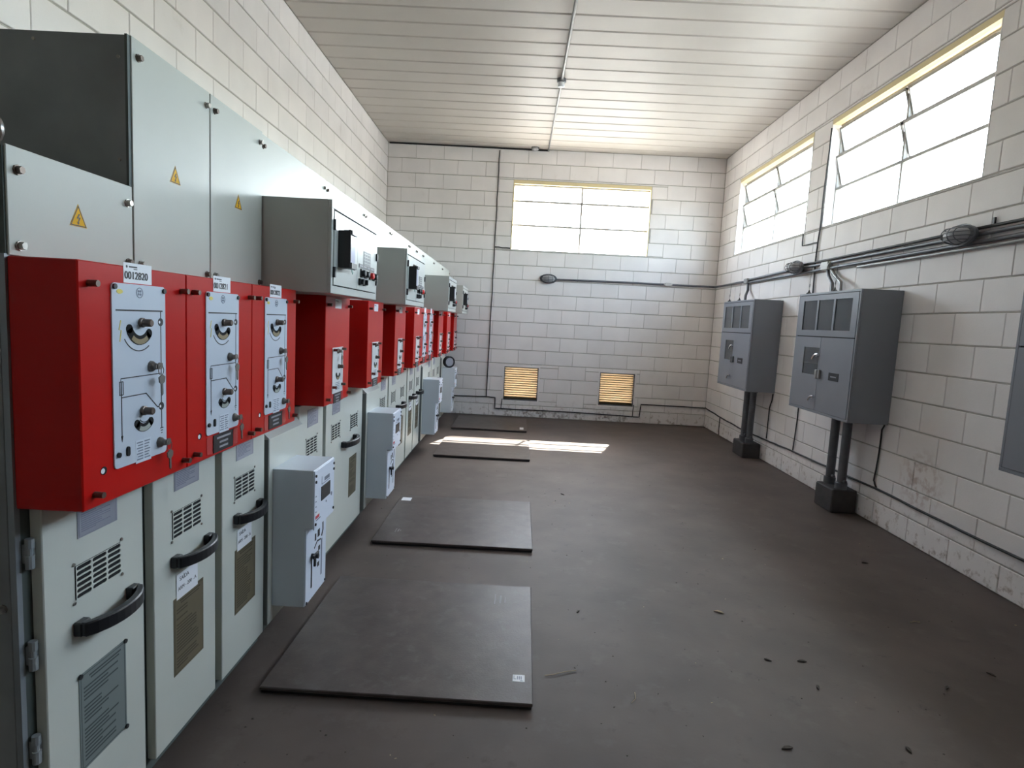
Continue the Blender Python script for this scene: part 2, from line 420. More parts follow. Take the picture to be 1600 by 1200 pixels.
# ceiling planks run across the room
ceiling = structure('ceiling', MB().box(XL - WT, XR + WT, YB - WT, YF + WT, H + 0.022, H + 0.14), ceilgap)
pl = MB(); PW = 0.25
pl.add([(XL, 0.014, H), (XR, 0.014, H), (XR, 0.240, H + 0.002), (XL, 0.240, H + 0.002), (XL, 0.246, H + 0.010), (XR, 0.246, H + 0.010),
        (XL, 0.004, H + 0.018), (XR, 0.004, H + 0.018), (XL, 0.246, H + 0.018), (XR, 0.246, H + 0.018), (XL, 0.004, H + 0.008), (XR, 0.004, H + 0.008)],
       [(0, 1, 2, 3), (3, 2, 5, 4), (4, 5, 9, 8), (6, 7, 11, 10), (10, 11, 1, 0), (8, 9, 7, 6), (0, 3, 4, 8, 6, 10), (1, 11, 7, 9, 5, 2)])
plank_me = mesh_of('plank', pl, ceilm)
EV = 0.42                               # eaves
structure('roof', MB().box(XL - WT - EV, XR + WT + EV, YB - WT - EV, YF + WT + EV, H + 0.141, H + 0.22), groundm)
y = 8.45
while y > YB - 0.2:
    put('plank', plank_me, ceiling, (0, y, 0)); y -= PW
lastp = MB().box(XL, XR, 8.70 + 0.002, YF + WT, H + 0.001, H + 0.016)
structure('plank', lastp, ceilm, ceiling)

# ------------------------------------------------------------------ windows
def window_right(idx, y0, y1, detail=True):
    """steel window in the right wall: two columns, three rows; the upper two rows tilt"""
    xw = XR + 0.10; f = 0.016
    fr = MB()
    fr.box(xw - 0.015, xw + 0.025, y0, y1, WZ0, WZ0 + f * 1.2); fr.box(xw - 0.015, xw + 0.025, y0, y1, WZ1 - 0.045 - f, WZ1 - 0.045)
    fr.box(xw - 0.015, xw + 0.025, y0, y0 + f, WZ0, WZ1); fr.box(xw - 0.015, xw + 0.025, y1 - f, y1, WZ0, WZ1)
    w = structure('window_%d' % idx, fr, framem)
    ym = (y0 + y1) / 2
    part('mullion', MB().box(xw - 0.012, xw + 0.02, ym - 0.012, ym + 0.012, WZ0, WZ1 - 0.045), framem, w)
    zs = [WZ0 + 0.018, WZ0 + 0.355, WZ0 + 0.665, WZ1 - 0.06]
    for z in zs[1:3]:
        part('transom', MB().box(xw - 0.014, xw + 0.02, y0, y1, z - 0.012, z + 0.012), framem, w)
    part('lintel_lining', MB().box(XR + 0.004, XR + WT + 0.02, y0, y1, WZ1 - 0.045, WZ1 - 0.001), yframe, w, label='yellow painted lintel')
    part('jamb_lining', MB().box(XR + 0.002, xw - 0.015, y1 - 0.006, y1 - 0.0005, WZ0, WZ1 - 0.045), wallm, w)
    part('jamb_lining', MB().box(XR + 0.002, xw - 0.015, y0 + 0.0005, y0 + 0.006, WZ0, WZ1 - 0.045), wallm, w)
    part('sill_lining', MB().box(XR + 0.002, xw - 0.015, y0, y1, WZ0 + 0.0005, WZ0 + 0.008), wallm, w)
    for (ca, cb) in ((y0 + f, ym - 0.009), (ym + 0.009, y1 - f)):
        part('glass_pane', MB().box(xw + 0.002, xw + 0.006, ca, cb, zs[0], zs[1] - 0.010), frost, w)
        for r in (1, 2):
            za, zb = zs[r] + 0.010, zs[r + 1] - 0.010
            s = MB(); hz = (zb - za) / 2; b = 0.013
            s.box(-0.008, 0.008, ca + 0.003, cb - 0.003, -hz, -hz + b * 1.5); s.box(-0.008, 0.008, ca + 0.003, cb - 0.003, hz - b * 1.5, hz)
            s.box(-0.008, 0.008, ca + 0.003, ca + 0.003 + b, -hz, hz); s.box(-0.008, 0.008, cb - 0.003 - b, cb - 0.003, -hz, hz)
            so = part('sash', s, framem, w)
            so.location = (xw, 0, (za + zb) / 2); so.rotation_euler = (0, -math.radians(16), 0)
            part('glass_pane', MB().box(-0.002, 0.002, ca + 0.01, cb - 0.01, -hz + 0.01, hz - 0.01), frost, so)
    return w
for i, (a, b) in enumerate(WIN_R): window_right(i + 1, a, b)

def window_far(idx):
    x0, x1 = WIN_F; yw = YF + 0.075; f = 0.016
    fr = MB()
    fr.box(x0, x1, yw - 0.015, yw + 0.025, WZ0, WZ0 + f); fr.box(x0, x1, yw - 0.015, yw + 0.025, WZ1 - 0.05 - f, WZ1 - 0.05)
    fr.box(x0, x0 + f, yw - 0.015, yw + 0.025, WZ0, WZ1); fr.box(x1 - f, x1, yw - 0.015, yw + 0.025, WZ0, WZ1)
    w = structure('window_%d' % idx, fr, framem)
    xm = 0.787
    part('mullion', MB().box(xm - 0.013, xm + 0.013, yw - 0.012, yw + 0.02, WZ0, WZ1 - 0.05), framem, w)
    zs = [WZ0 + f, 2.79, 3.13, WZ1 - 0.05 - f]
    for z in zs[1:3]: part('transom', MB().box(x0, x1, yw - 0.014, yw + 0.02, z - 0.012, z + 0.012), framem, w)
    part('lintel_lining', MB().box(x0, x1, YF + 0.003, YF + WT + 0.02, WZ1 - 0.05, WZ1 - 0.001), yframe, w, label='yellow painted lintel')
    part('jamb_lining', MB().box(x0 + 0.0005, x0 + 0.012, YF + 0.002, yw - 0.015, WZ0, WZ1 - 0.05), yframe, w)
    part('jamb_lining', MB().box(x1 - 0.012, x1 - 0.0005, YF + 0.002, yw - 0.015, WZ0, WZ1 - 0.05), yframe, w)
    part('sill_lining', MB().box(x0, x1, YF + 0.002, yw - 0.015, WZ0 + 0.0005, WZ0 + 0.006), wallm, w)
    for ca, cb in ((x0 + f, xm - 0.010), (xm + 0.010, x1 - f)):
        for r in range(3):
            part('glass_pane', MB().box(ca, cb, yw + 0.002, yw + 0.006, zs[r] + (0.009 if r else 0), zs[r + 1] - (0.009 if r < 2 else 0)), clearg, w)
    return w
window_far(5)

# light portals: they emit nothing, they only guide the sampling of the sky through the openings
def portal(loc, rot, sx, sz):
    l = D.lights.new('sky_portal', 'AREA'); l.shape = 'RECTANGLE'; l.size = sx; l.size_y = sz; l.cycles.is_portal = True
    o = D.objects.new('sky_portal', l); COL.objects.link(o); o.location = loc; o.rotation_euler = rot
for a, b in WIN_R: portal((XR + WT + 0.05, (a + b) / 2, (WZ0 + WZ1) / 2), (0, math.radians(90), 0), WZ1 - WZ0, b - a)
portal(((WIN_F[0] + WIN_F[1]) / 2, YF + WT + 0.05, (WZ0 + WZ1) / 2), (math.radians(-90), 0, 0), WIN_F[1] - WIN_F[0], WZ1 - WZ0)

# louvre vents low in the far wall
for i, (x0, x1, z0, z1) in enumerate(VENTS):
    v = thing('louvre_vent', ((x0 + x1) / 2, YF, z0), ['yellow slatted louvre vent low in far wall, nearer the red switchgear',
              'yellow slatted louvre vent low in far wall, nearer the right wall corner'][i], 'vent', 'louvre vents in the far wall')
    w2, hh = (x1 - x0) / 2, z1 - z0
    fr = MB(); t = 0.012
    fr.box(-w2, w2, 0.01, 0.10, 0, t); fr.box(-w2, w2, 0.01, 0.10, hh - t, hh); fr.box(-w2, -w2 + t, 0.01, 0.10, t, hh - t); fr.box(w2 - t, w2, 0.01, 0.10, t, hh - t)
    part('frame', fr, pipe, v)
    n = 14; dz = (hh - 2 * t) / n
    sl = MB(); prof = [(0.030, 0.034), (0.030, 0.022), (0.033, 0.022), (0.033, 0.029), (0.090, -0.016), (0.090, -0.012), (0.034, 0.034)]; np_ = len(prof)
    sl.add([(-w2 + t, a_, b_) for a_, b_ in prof] + [(w2 - t, a_, b_) for a_, b_ in prof],
           [(i, (i + 1) % np_, np_ + (i + 1) % np_, np_ + i) for i in range(np_)] + [tuple(range(np_))[::-1], tuple(range(np_, 2 * np_))])
    sme = mesh_of('slat', sl, slatm)
    for k in range(n): put('slat', sme, v, (0, 0, t + dz * (k + 0.32)))
    pb = MB(); e = 0.022
    pb.box(-w2 - e, w2 + e, -0.004, 0.01, -e, 0.0); pb.box(-w2 - e, w2 + e, -0.004, 0.01, hh, hh + e)
    pb.box(-w2 - e, -w2, -0.004, 0.01, 0, hh); pb.box(w2, w2 + e, -0.004, 0.01, 0, hh)
    part('plaster_surround', pb, wallm, v)

# ------------------------------------------------------------------ switchgear row
X0 = -1.006                       # upper panel plane
XRED = 0.139                      # red covers stand this far out
XD = 0.026                        # lower doors stand this far out
def drift(y): return 0.0 if y < 2.2 else -0.010 - 0.003 * (y - 2.27)

def bolt_mesh(r=0.006, l=0.012, n=8): return MB().cyl((0, 0, 0), (0.003, 0, 0), r * 1.35, n).cyl((0.003, 0, 0), (l, 0, 0), r, 6)
BOLT = mesh_of('bolt', bolt_mesh(0.0075, 0.012), bolt_b)
BOLTS = mesh_of('bolt', bolt_mesh(0.0075, 0.012), steel)
THUMB = mesh_of('thumb_screw', MB().cyl((0, 0, 0), (0.006, 0, 0), 0.007, 10).cyl((0.006, 0, 0), (0.020, 0, 0), 0.0068, 10), bolt_b, smooth=True)
SCREW = mesh_of('screw', MB().cyl((0, 0, 0), (0.003, 0, 0), 0.004, 8), steel)
SCREWB = mesh_of('screw', MB().cyl((0, 0, 0), (0.004, 0, 0), 0.006, 8), blk)
KNOB = mesh_of('knob', MB().lathe([(0, 0.011), (0.006, 0.011), (0.007, 0.009), (0.023, 0.0088), (0.025, 0.007)], (0, 0, 0), (1, 0, 0), 14), bolt_b, smooth=True)
def key_mb():
    k = MB()
    k.lathe([(0, 0.013), (0.005, 0.012), (0.010, 0.008), (0.016, 0.007)], (0, 0, 0), (1, 0, 0), 14)
    k.prism([(-0.0012, -0.006), (0.012, -0.008), (0.018, -0.002), (0.016, 0.007), (0.004, 0.009), (-0.0012, 0.005)], 0.016, 0.018)                                       # inserted key bow
    ring = [(0.018, 0.010 + 0.010 * math.sin(a), -0.010 + 0.011 * math.cos(a)) for a in [2 * PI * i / 12 for i in range(12)]]
    k.tube(ring, 0.0009, 5, closed=True)
    k.prism([(0.000, -0.026), (0.014, -0.020), (0.024, -0.026), (0.022, -0.038), (0.015, -0.042), (0.016, -0.066), (0.012, -0.070), (0.009, -0.064), (0.008, -0.042), (0.002, -0.038)], 0.017, 0.0195)
    return k
KEY = mesh_of('key_lock', key_mb(), keym)
def arc(cy, cz, r, a0, a1, n=10): return [(cy + r * math.cos(a0 + (a1 - a0) * i / n), cz + r * math.sin(a0 + (a1 - a0) * i / n)) for i in range(n + 1)]
def slot_arc(mb, cy, cz, r, a0, a1, w, x, m_dark, m_in):
    pts = arc(cy, cz, r, a0, a1, 12)
    mb.band(pts, w, x, x + 0.0012, m_dark)
    for p in (pts[0], pts[-1]): mb.cyl((x, p[0], p[1]), (x + 0.0012, p[0], p[1]), w / 2, 12, m_dark)
    mb.band(arc(cy - 0.001, cz - w * 0.16, r, a0 + (a1 - a0) * 0.22, a0 + (a1 - a0) * 0.9, 10), w * 0.55, x + 0.0012, x + 0.0016, m_in)
def rounded(y0, y1, z0, z1, r, n=3):
    out = []
    for cy, cz, a in ((y1 - r, z0 + r, -PI / 2), (y1 - r, z1 - r, 0), (y0 + r, z1 - r, PI / 2), (y0 + r, z0 + r, PI)):
        out += [(cy + r * math.cos(a + PI / 2 * i / n), cz + r * math.sin(a + PI / 2 * i / n)) for i in range(n + 1)]
    return out

def vent_grille(parent, y0, y1, z0, z1, x, cols=3, rows=6):
    """pressed plate with open slots over a dark recess, four screws"""
    mb = MB(); cw, ch = (y1 - y0) / cols, (z1 - z0) / rows
    mb.box(x, x + 0.0006, y0, y1, z0, z1, 1)
    a, b = cw * 0.46, ch * 0.37
    def inside(u, v):
        du = max(abs(u) - (a - b), 0); return du * du + v * v < b * b
    dirs = [(1, 0), (1, .5), (1, 1), (.5, 1), (0, 1), (-.5, 1), (-1, 1), (-1, .5), (-1, 0), (-1, -.5), (-1, -1), (-.5, -1), (0, -1), (.5, -1), (1, -1), (1, -.5)]
    for i in range(cols):
        for j in range(rows):
            cy, cz = y0 + cw * (i + .5), z0 + ch * (j + .5)
            vo, vi, vb = [], [], []
            for dx, dy in dirs:
                ou, ov = dx * cw / 2, dy * ch / 2
                lo, hi = 0.0, 1.0
                for _ in range(14):
                    md = (lo + hi) / 2
                    if inside(ou * md, ov * md): lo = md
                    else: hi = md
                vo.append((x + 0.0026, cy + ou, cz + ov)); vi.append((x + 0.0026, cy + ou * lo, cz + ov * lo)); vb.append((x + 0.0006, cy + ou * lo, cz + ov * lo))
            n = len(dirs)
            mb.add(vo + vi + vb, [(k, (k + 1) % n, n + (k + 1) % n, n + k) for k in range(n)] + [(n + k, n + (k + 1) % n, 2 * n + (k + 1) % n, 2 * n + k) for k in range(n)], 0)
    o = part('vent_grille', mb, [cabdoor, dark], parent)
    for yy in (y0 - 0.004, y1 + 0.004):
        for zz in (z0 - 0.006, z1 + 0.006): put('screw', SCREW, parent, (x, yy, zz))
    return o
def door_handle(parent, y0, y1, zc, x):
    """black bow handle: a thick strap that bows out of the door"""
    mb = MB(); n = 10; P = []
    for i in range(n + 1):
        t = i / n; P.append((y0 + (y1 - y0) * t, 0.052 * math.sin(PI * min(max(t * 0.92 + 0.04, 0), 1)) ** 0.55))
    hz = 0.017
    outer = [(yy, d + 0.012) for yy, d in P]; inner = [(yy, max(d - 0.008, 0)) for yy, d in P]
    vs = []
    for yy, d in outer: vs += [(x + d, yy, zc - hz), (x + d, yy, zc + hz)]
    for yy, d in inner: vs += [(x + d, yy, zc - hz), (x + d, yy, zc + hz)]
    k = 2 * (n + 1); fs = []
    for i in range(n):
        a, b = 2 * i, 2 * i + 2
        fs += [(a, b, b + 1, a + 1), (k + a, k + a + 1, k + b + 1, k + b), (a, k + a, k + b, b), (a + 1, b + 1, k + b + 1, k + a + 1)]
    fs += [(0, 1, k + 1, k), (2 * n, k + 2 * n, k + 2 * n + 1, 2 * n + 1)]
    mb.add(vs, fs)
    mb.box(x, x + 0.02, y0 - 0.003, y0 + 0.03, zc - hz, zc + hz); mb.box(x, x + 0.02, y1 - 0.03, y1 + 0.003, zc - hz, zc + hz)
    return part('handle', mb, blk, parent, bev=0.003)
def print_plate(parent, name, y0, y1, z0, z1, x, m, mt, head=2, lines=18, seed=1, curl=0.0):
    rnd = random.Random(seed); mb = MB(); mb.box(x, x + 0.0015, y0, y1, z0, z1, 0)
    w = y1 - y0; hgt = z1 - z0; zz = z1 - hgt * 0.06
    for k in range(head):
        mb.box(x + 0.0015, x + 0.0018, y0 + w * (0.2 + .03 * k), y1 - w * (0.12 + .04 * k), zz - hgt * 0.016, zz, 1); zz -= hgt * 0.033
    zz -= hgt * 0.03
    step = (zz - z0 - hgt * 0.06) / lines
    for k in range(lines):
        if rnd.random() < 0.16: zz -= step; continue
        L = rnd.choice([0.35, 0.5, 0.65, 0.72])
        mb.box(x + 0.0015, x + 0.0018, y0 + w * 0.09, y0 + w * (0.09 + L), zz - step * 0.42, zz, 1); zz -= step
    for (a0, a1) in ((y0 + w * .03, y0 + w * .04), (y1 - w * .04, y1 - w * .03)): mb.box(x + 0.0015, x + 0.0017, a0, a1, z0 + hgt * .02, z1 - hgt * .02, 1)
    for (a0, a1) in ((z0 + hgt * .02, z0 + hgt * .026), (z1 - hgt * .026, z1 - hgt * .02)): mb.box(x + 0.0015, x + 0.0017, y0 + w * .03, y1 - w * .03, a0, a1, 1)
    o = part(name, mb, [m, mt], parent)
    return o
def warning_sign(parent, y, z, x, s):
    mb = MB(); hgt = s * 0.95
    tri = [(y - s / 2, z - hgt * 0.45), (y + s / 2, z - hgt * 0.45), (y, z + hgt * 0.55)]
    mb.prism(tri, x, x + 0.0006, 0)
    cy, cz = y, z - hgt * 0.117
    def sc(k): return [(cy + (a - cy) * k, cz + (b - cz) * k) for a, b in tri]
    o_, i_ = sc(0.93), sc(0.80)
    for k in range(3): mb.prism([o_[k], o_[(k + 1) % 3], i_[(k + 1) % 3], i_[k]], x + 0.0006, x + 0.0009, 1)
    u = s * 0.025
    bolt = [(0.6, 9), (-4, 0.8), (0.6, 1.2), (-1.6, -5), (-3.4, -4.4), (-1.2, -9.5), (2.4, -5.6), (0.6, -5.2), (4.6, 3.4), (0.2, 2.8), (3.6, 9)]
    mb.prism([(cy + a * u, cz + b * u) for a, b in bolt][::-1], x + 0.0006, x + 0.0010, 1)
    return part('warning_sign', mb, [yel, inkm], parent, label='yellow triangular high voltage warning sign')

def red_cover(root, ya, plate, black_label, seed=0):
    """red mechanism cover of one 375 mm unit starting at local y = ya"""
    c = put('mechanism_cover', mesh_of('mechanism_cover', MB().box(0.0, XRED, 0.0012, 0.3738, 0.968, 1.476), redm, bev=0.0025), root, (0, ya, 0))
    X = XRED
    for yy, zz in ((0.030, 1.432), (0.034, 0.996), (0.352, 1.432), (0.356, 0.993)):
        put('thumb_screw', THUMB, c, (X, yy, zz))
    if plate == 'large':
        p0, p1, q0, q1 = 0.092, 0.280, 1.034, 1.438; x = X + 0.003
        part('control_plate', MB().prism(rounded(p0, p1, q0, q1, 0.010), X, x), platem, c)
        d = MB(); e = x + 0.0006
        def ln(pts, w=0.0022): d.band(pts, w, x, e, 0)
        ln([(0.104, 1.380), (0.268, 1.380)], 0.0034)
        ln([(0.261, 1.380), (0.261, 1.097)])
        ln([(0.116, 1.196), (0.116, 1.231), (0.258, 1.231)]); ln([(0.117, 1.223), (0.117, 1.096)])
        for seg in (((0.111, 1.224), (0.123, 1.224)), ((0.123, 1.224), (0.123, 1.195)), ((0.123, 1.195), (0.111, 1.195)), ((0.111, 1.195), (0.111, 1.224))): ln(list(seg), 0.0018)
        ln([(0.117, 1.189), (0.203, 1.189)]); ln([(0.202, 1.1895), (0.245, 1.151)]); ln([(0.244, 1.151), (0.262, 1.151)])
        d.prism([(0.1135, 1.104), (0.1205, 1.104), (0.117, 1.090)][::-1], x, e, 0)
        for k, w in ((0, 0.012), (1, 0.008), (2, 0.004)): ln([(0.261 - w / 2, 1.097 - 0.006 * k), (0.261 + w / 2, 1.097 - 0.006 * k)], 0.002)
        for cz in (1.354, 1.151):
            d.cyl((x, 0.260, cz), (x + 0.001, 0.260, cz), 0.0095, 14, 0); d.cyl((x + 0.001, 0.2545, cz), (x + 0.0014, 0.2545, cz), 0.0034, 10, 1)
        d.band(arc(0.181, 1.349, 0.060, math.radians(212), math.radians(305), 10), 0.0022, x, e, 0)
        d.band(arc(0.197, 1.146, 0.024, math.radians(222), math.radians(318), 8), 0.0020, x, e, 0)
        part('wiring_diagram', d, [inkm, white], c)
        part('flash_mark', MB().band([(0.119, 1.358), (0.113, 1.338), (0.120, 1.336), (0.115, 1.312)], 0.0022, x, e), yelpale, c)
        s1 = MB(); slot_arc(s1, 0.184, 1.353, 0.040, math.radians(200), math.radians(322), 0.021, x, 0, 1)
        part('position_window', s1, [dark, olive], c)
        s2 = MB(); slot_arc(s2, 0.194, 1.143, 0.033, math.radians(218), math.radians(318), 0.019, x, 0, 1)
        part('position_window', s2, [dark, mat_disc], c)
        put('knob', KNOB, c, (x, 0.188, 1.353)); put('knob', KNOB, c, (x, 0.190, 1.150))
        put('key_lock', KEY, c, (x, 0.222, 1.251)); put('key_lock', KEY, c, (x, 0.252, 1.063))
        for yy, zz in ((p0 + 0.008, q1 - 0.008), (p1 - 0.006, q1 - 0.010), (p0 + 0.012, q0 + 0.030)): put('screw', SCREWB, c, (x, yy, zz))
        l = MB(); l.box(x, x + 0.0004, 0.162, 0.218, 1.030, 1.083, 0)
        for k in range(7):
            l.box(x + 0.0004, x + 0.0006, 0.166 + 0.004 * (k % 2), 0.188, 1.076 - 0.0065 * k, 1.079 - 0.0065 * k, 1)
            l.box(x + 0.0004, x + 0.0006, 0.193, 0.214 - 0.003 * (k % 3), 1.076 - 0.0065 * k, 1.079 - 0.0065 * k, 1)
        part('print_label', l, [platel, printg], c)
        part('push_button', MB().prism(rounded(0.130, 0.140, 1.055, 1.077, 0.0045), x, x + 0.003), dark, c)
        em = MB(); em.band(arc(0.184, 1.420, 0.011, 0, 2 * PI, 16), 0.0016, x, e, 0)
        for k in range(4):
            a = PI / 4 + k * PI / 2; em.cyl((x, 0.184 + 0.005 * math.cos(a), 1.420 + 0.005 * math.sin(a)), (e, 0.184 + 0.005 * math.cos(a), 1.420 + 0.005 * math.sin(a)), 0.0028, 8, 0)
        part('maker_emblem', em, printg, c)
        part('caution_sticker', MB().prism([(0.117 + 0.010 * math.cos(2 * PI * k / 14), 1.420 + 0.005 * math.sin(2 * PI * k / 14)) for k in range(14)], x, e), yelpale, c)
        part('cover_hole', MB().cyl((X, 0.062, 1.040), (X + 0.0008, 0.062, 1.040), 0.009, 16, 0).cyl((X + 0.0008, 0.058, 1.040), (X + 0.0012, 0.058, 1.040), 0.006, 12, 1), [dark, white], c)
    else:
        p0, p1, q0, q1 = 0.105, 0.268, 1.013, 1.233; x = X + 0.003
        part('control_plate', MB().prism(rounded(p0, p1, q0, q1, 0.006), X, x), platem2, c)
        put('key_lock', KEY, c, (x, 0.180, 1.215)); put('knob', KNOB, c, (x, 0.195, 1.140))
        s2 = MB(); slot_arc(s2, 0.190, 1.112, 0.028, math.radians(200), math.radians(330), 0.018, x, 0, 1)
        part('position_window', s2, [dark, olive], c)
        for yy, zz in ((0.118, 1.222), (0.252, 1.222), (0.112, 1.045), (0.250, 1.048)): put('thumb_screw', THUMB, c, (x, yy, zz))
        d = MB(); d.box(x, x + 0.0006, 0.236, 0.240, 1.07, 1.20, 0)
        for k in range(5): d.box(x, x + 0.0006, 0.15, 0.215, 1.060 - 0.008 * k, 1.063 - 0.008 * k, 0)
        part('wiring_diagram', d, printg, c)
    if black_label:
        x = X
        z0, z1 = (0.976, 1.028) if plate == 'large' else (0.965, 1.012)
        l = MB(); l.box(x, x + 0.0025, 0.132, 0.246, z0, z1, 0)
        for k, (a, b) in enumerate(((0.15, 0.232), (0.165, 0.215), (0.165, 0.215))):
            l.box(x + 0.0025, x + 0.0028, a, b, z1 - 0.014 - 0.014 * k, z1 - 0.008 - 0.014 * k, 1)
        part('name_label', l, [inkm, printw], c)
        for a, b in ((0.098, 0.128), (0.250, 0.280)):
            part('clear_tab', MB().box(x, x + 0.001, a, b, z0 + 0.002, z1), redtab, c)
    return c
mat_disc = mat('grey_green_disc', (0.34, 0.37, 0.33), 0.5)
platel = mat('pale_print_label', (0.62, 0.68, 0.76), 0.5)
printg = mat('grey_print', (0.20, 0.23, 0.29), 0.6)
printw = mat('pale_print', (0.30, 0.30, 0.33), 0.6)
flange = mat('grey_green_flange', (0.20, 0.22, 0.205), 0.5)
platem2 = mat('off_white_plate', (0.66, 0.68, 0.68), 0.4)
redtab = mat('glossy_red_tab', (0.52, 0.06, 0.06), 0.2)
def number_sticker(cover, number, y0=0.134, y1=0.232, z0=1.440, z1=1.484):
    x = XRED + 0.0002
    s = part('number_sticker', MB().box(x, x + 0.0006, y0, y1, z0, z1), white, cover)
    t = MB(); t.box(x + 0.0006, x + 0.0009, y0 + 0.018, y0 + 0.046, z1 - 0.010, z1 - 0.007); t.box(x + 0.0006, x + 0.0009, y0 + 0.034, y0 + 0.046, z1 - 0.0140, z1 - 0.0122)
    t.cyl((x + 0.0006, y0 + 0.011, z1 - 0.0085), (x + 0.0009, y0 + 0.011, z1 - 0.0085), 0.003, 10)
    part('sticker_print', t, inkm, cover)
    if number:
        for k, dy in enumerate((-0.0005, 0.0005)):
            front_text('number', number, 0.0235, cover, x + 0.0010 + 0.0002 * k, (y0 + y1) / 2 - 0.006 + dy, z0 + 0.016, inkm, 0.98)

def cubicle_base(root, w, tall, left_side=False):
    top = 2.055 if tall else 1.686
    b = MB(); b.box(-0.90, -0.001, 0.001, w - 0.001, 0.05, top - 0.002); b.box(-0.88, -0.05, 0.004, w - 0.004, 0.0, 0.05)
    part('body', b, shadow_gap, root)
def upper_panel(root, y0, y1, z0, z1, bolts=True):
    p = part('upper_panel', MB().box(-0.001, 0.004, y0, y1, z0, z1), cab, root, bev=0.0012)
    if bolts:
        for yy in (y0 + 0.024, y1 - 0.020):
            for zz in (z0 + 0.020, z1 - 0.044): put('bolt', BOLT if (yy < y0 + 0.1) == (zz > z0 + 0.1) else BOLTS, p, (0.004, yy, zz))
    return p
def plate_label(door, y0, y1, z0=0.857, z1=0.930):
    print_plate(door, 'rating_plate', y0, y1, z0, z1, XD, alup, alut, 1, 12, seed=3)

def narrow_cubicle(yw, label, tall, ip, card, black_label, number):
    r = thing('switchgear_cubicle', (X0 + drift(yw), yw, 0), label, 'switchgear', 'cubicles of the switchgear row')
    w = 0.375
    cubicle_base(r, w, tall)
    p = upper_panel(r, 0.004, w - 0.002, 1.478, 2.055 if tall else 1.688)
    warning_sign(p, 0.187, 1.761 if tall else 1.582, 0.004, 0.052)
    d = part('lower_door', MB().box(0.0, XD, 0.032, 0.362, 0.095, 0.962), cabdoor, r, bev=0.002)
    plate_label(d, 0.130, 0.262); vent_grille(d, 0.120, 0.272, 0.716, 0.796, XD); door_handle(d, 0.112, 0.318, 0.650, XD)
    print_plate(d, 'instruction_plate', 0.122, 0.284, 0.288, 0.530, XD, brownp if ip == 'brown' else greyp, brownt if ip == 'brown' else greyt, 2, 20, seed=int(yw * 10))
    if ip == 'grey':
        for yy in (0.125, 0.281):
            for zz in (0.291, 0.527): put('screw', SCREWB, d, (XD + 0.0015, yy, zz))
    if card:
        part('card', MB().box(XD + 0.0015, XD + 0.0022, 0.136, 0.250, 0.522, 0.600), white, d)
        front_text('card_print', 'SAÍDA', 0.018, d, XD + 0.0024, 0.176, 0.582, inkm)
        front_text('card_print', 'ARM - 200 - A', 0.0165, d, XD + 0.0024, 0.192, 0.553, inkm)
    for zz in ((0.868, 0.644, 0.430, 0.18) if not tall else ()):
        hg = MB(); hg.cyl((0.012, 0.017, zz - 0.032), (0.012, 0.017, zz - 0.004), 0.0085, 10); hg.cyl((0.012, 0.017, zz + 0.012), (0.012, 0.017, zz + 0.032), 0.0085, 10)
        hg.cyl((0.012, 0.017, zz - 0.03), (0.012, 0.017, zz + 0.03), 0.005, 8); hg.box(0.0, 0.012, 0.012, 0.034, zz - 0.02, zz + 0.02)
        part('hinge', hg, galv, d)
    c = red_cover(r, 0.0, 'large', black_label)
    number_sticker(c, number)
    return r

def breaker_cubicle(yw, label):
    r = thing('switchgear_cubicle', (X0 + drift(yw), yw, 0), label, 'switchgear', 'cubicles of the switchgear row')
    cubicle_base(r, 0.75, True)
    upper_panel(r, 0.004, 0.748, 1.478, 2.055)
    m = MB(); m.prism([(0.010, 0.11), (0.366, 0.11), (0.366, 0.886), (0.010, 0.886)], 0.0, 0.046)
    part('breaker_mounting_panel', m, cabdoor, r, bev=0.002)
    part('panel_flange', MB().box(0.0, 0.044, 0.005, 0.0098, 0.112, 0.884), flange, r)
    m2 = MB().add([(0.046, 0.010, 0.886), (0.046, 0.366, 0.886), (0.0, 0.366, 0.93), (0.0, 0.010, 0.93), (0.0, 0.010, 0.886), (0.0, 0.366, 0.886)],
                  [(0, 1, 2, 3), (0, 3, 4), (1, 5, 2), (0, 4, 5, 1), (3, 2, 5, 4)])
    part('sloping_lid', m2, lvm, r)
    d = part('lower_door', MB().box(0.0, XD, 0.378, 0.706, 0.095, 0.962), cabdoor, r, bev=0.002)
    plate_label(d, 0.482, 0.628, 0.845, 0.930); vent_grille(d, 0.468, 0.615, 0.706, 0.786, XD)
    c = red_cover(r, 0.375, 'small', True); number_sticker(c, None, 0.135, 0.232, 1.418, 1.462)
    return r
def wide_cubicle(yw, label):
    r = thing('switchgear_cubicle', (X0 + drift(yw), yw, 0), label, 'switchgear', 'cubicles of the switchgear row')
    cubicle_base(r, 0.75, True)
    upper_panel(r, 0.004, 0.748, 1.478, 2.055)
    d = part('lower_door', MB().box(0.0, XD, 0.012, 0.722, 0.095, 0.962), cabdoor, r, bev=0.002)
    plate_label(d, 0.112, 0.246, 0.846, 0.930); vent_grille(d, 0.105, 0.252, 0.704, 0.786, XD); vent_grille(d, 0.462, 0.610, 0.704, 0.786, XD)
    door_handle(d, 0.285, 0.545, 0.645, XD)
    print_plate(d, 'instruction_plate', 0.450, 0.606, 0.284, 0.530, XD, brownp, brownt, 2, 20, seed=5)
    c = red_cover(r, 0.375, 'small', True); number_sticker(c, None, 0.135, 0.232, 1.418, 1.462)
    return r

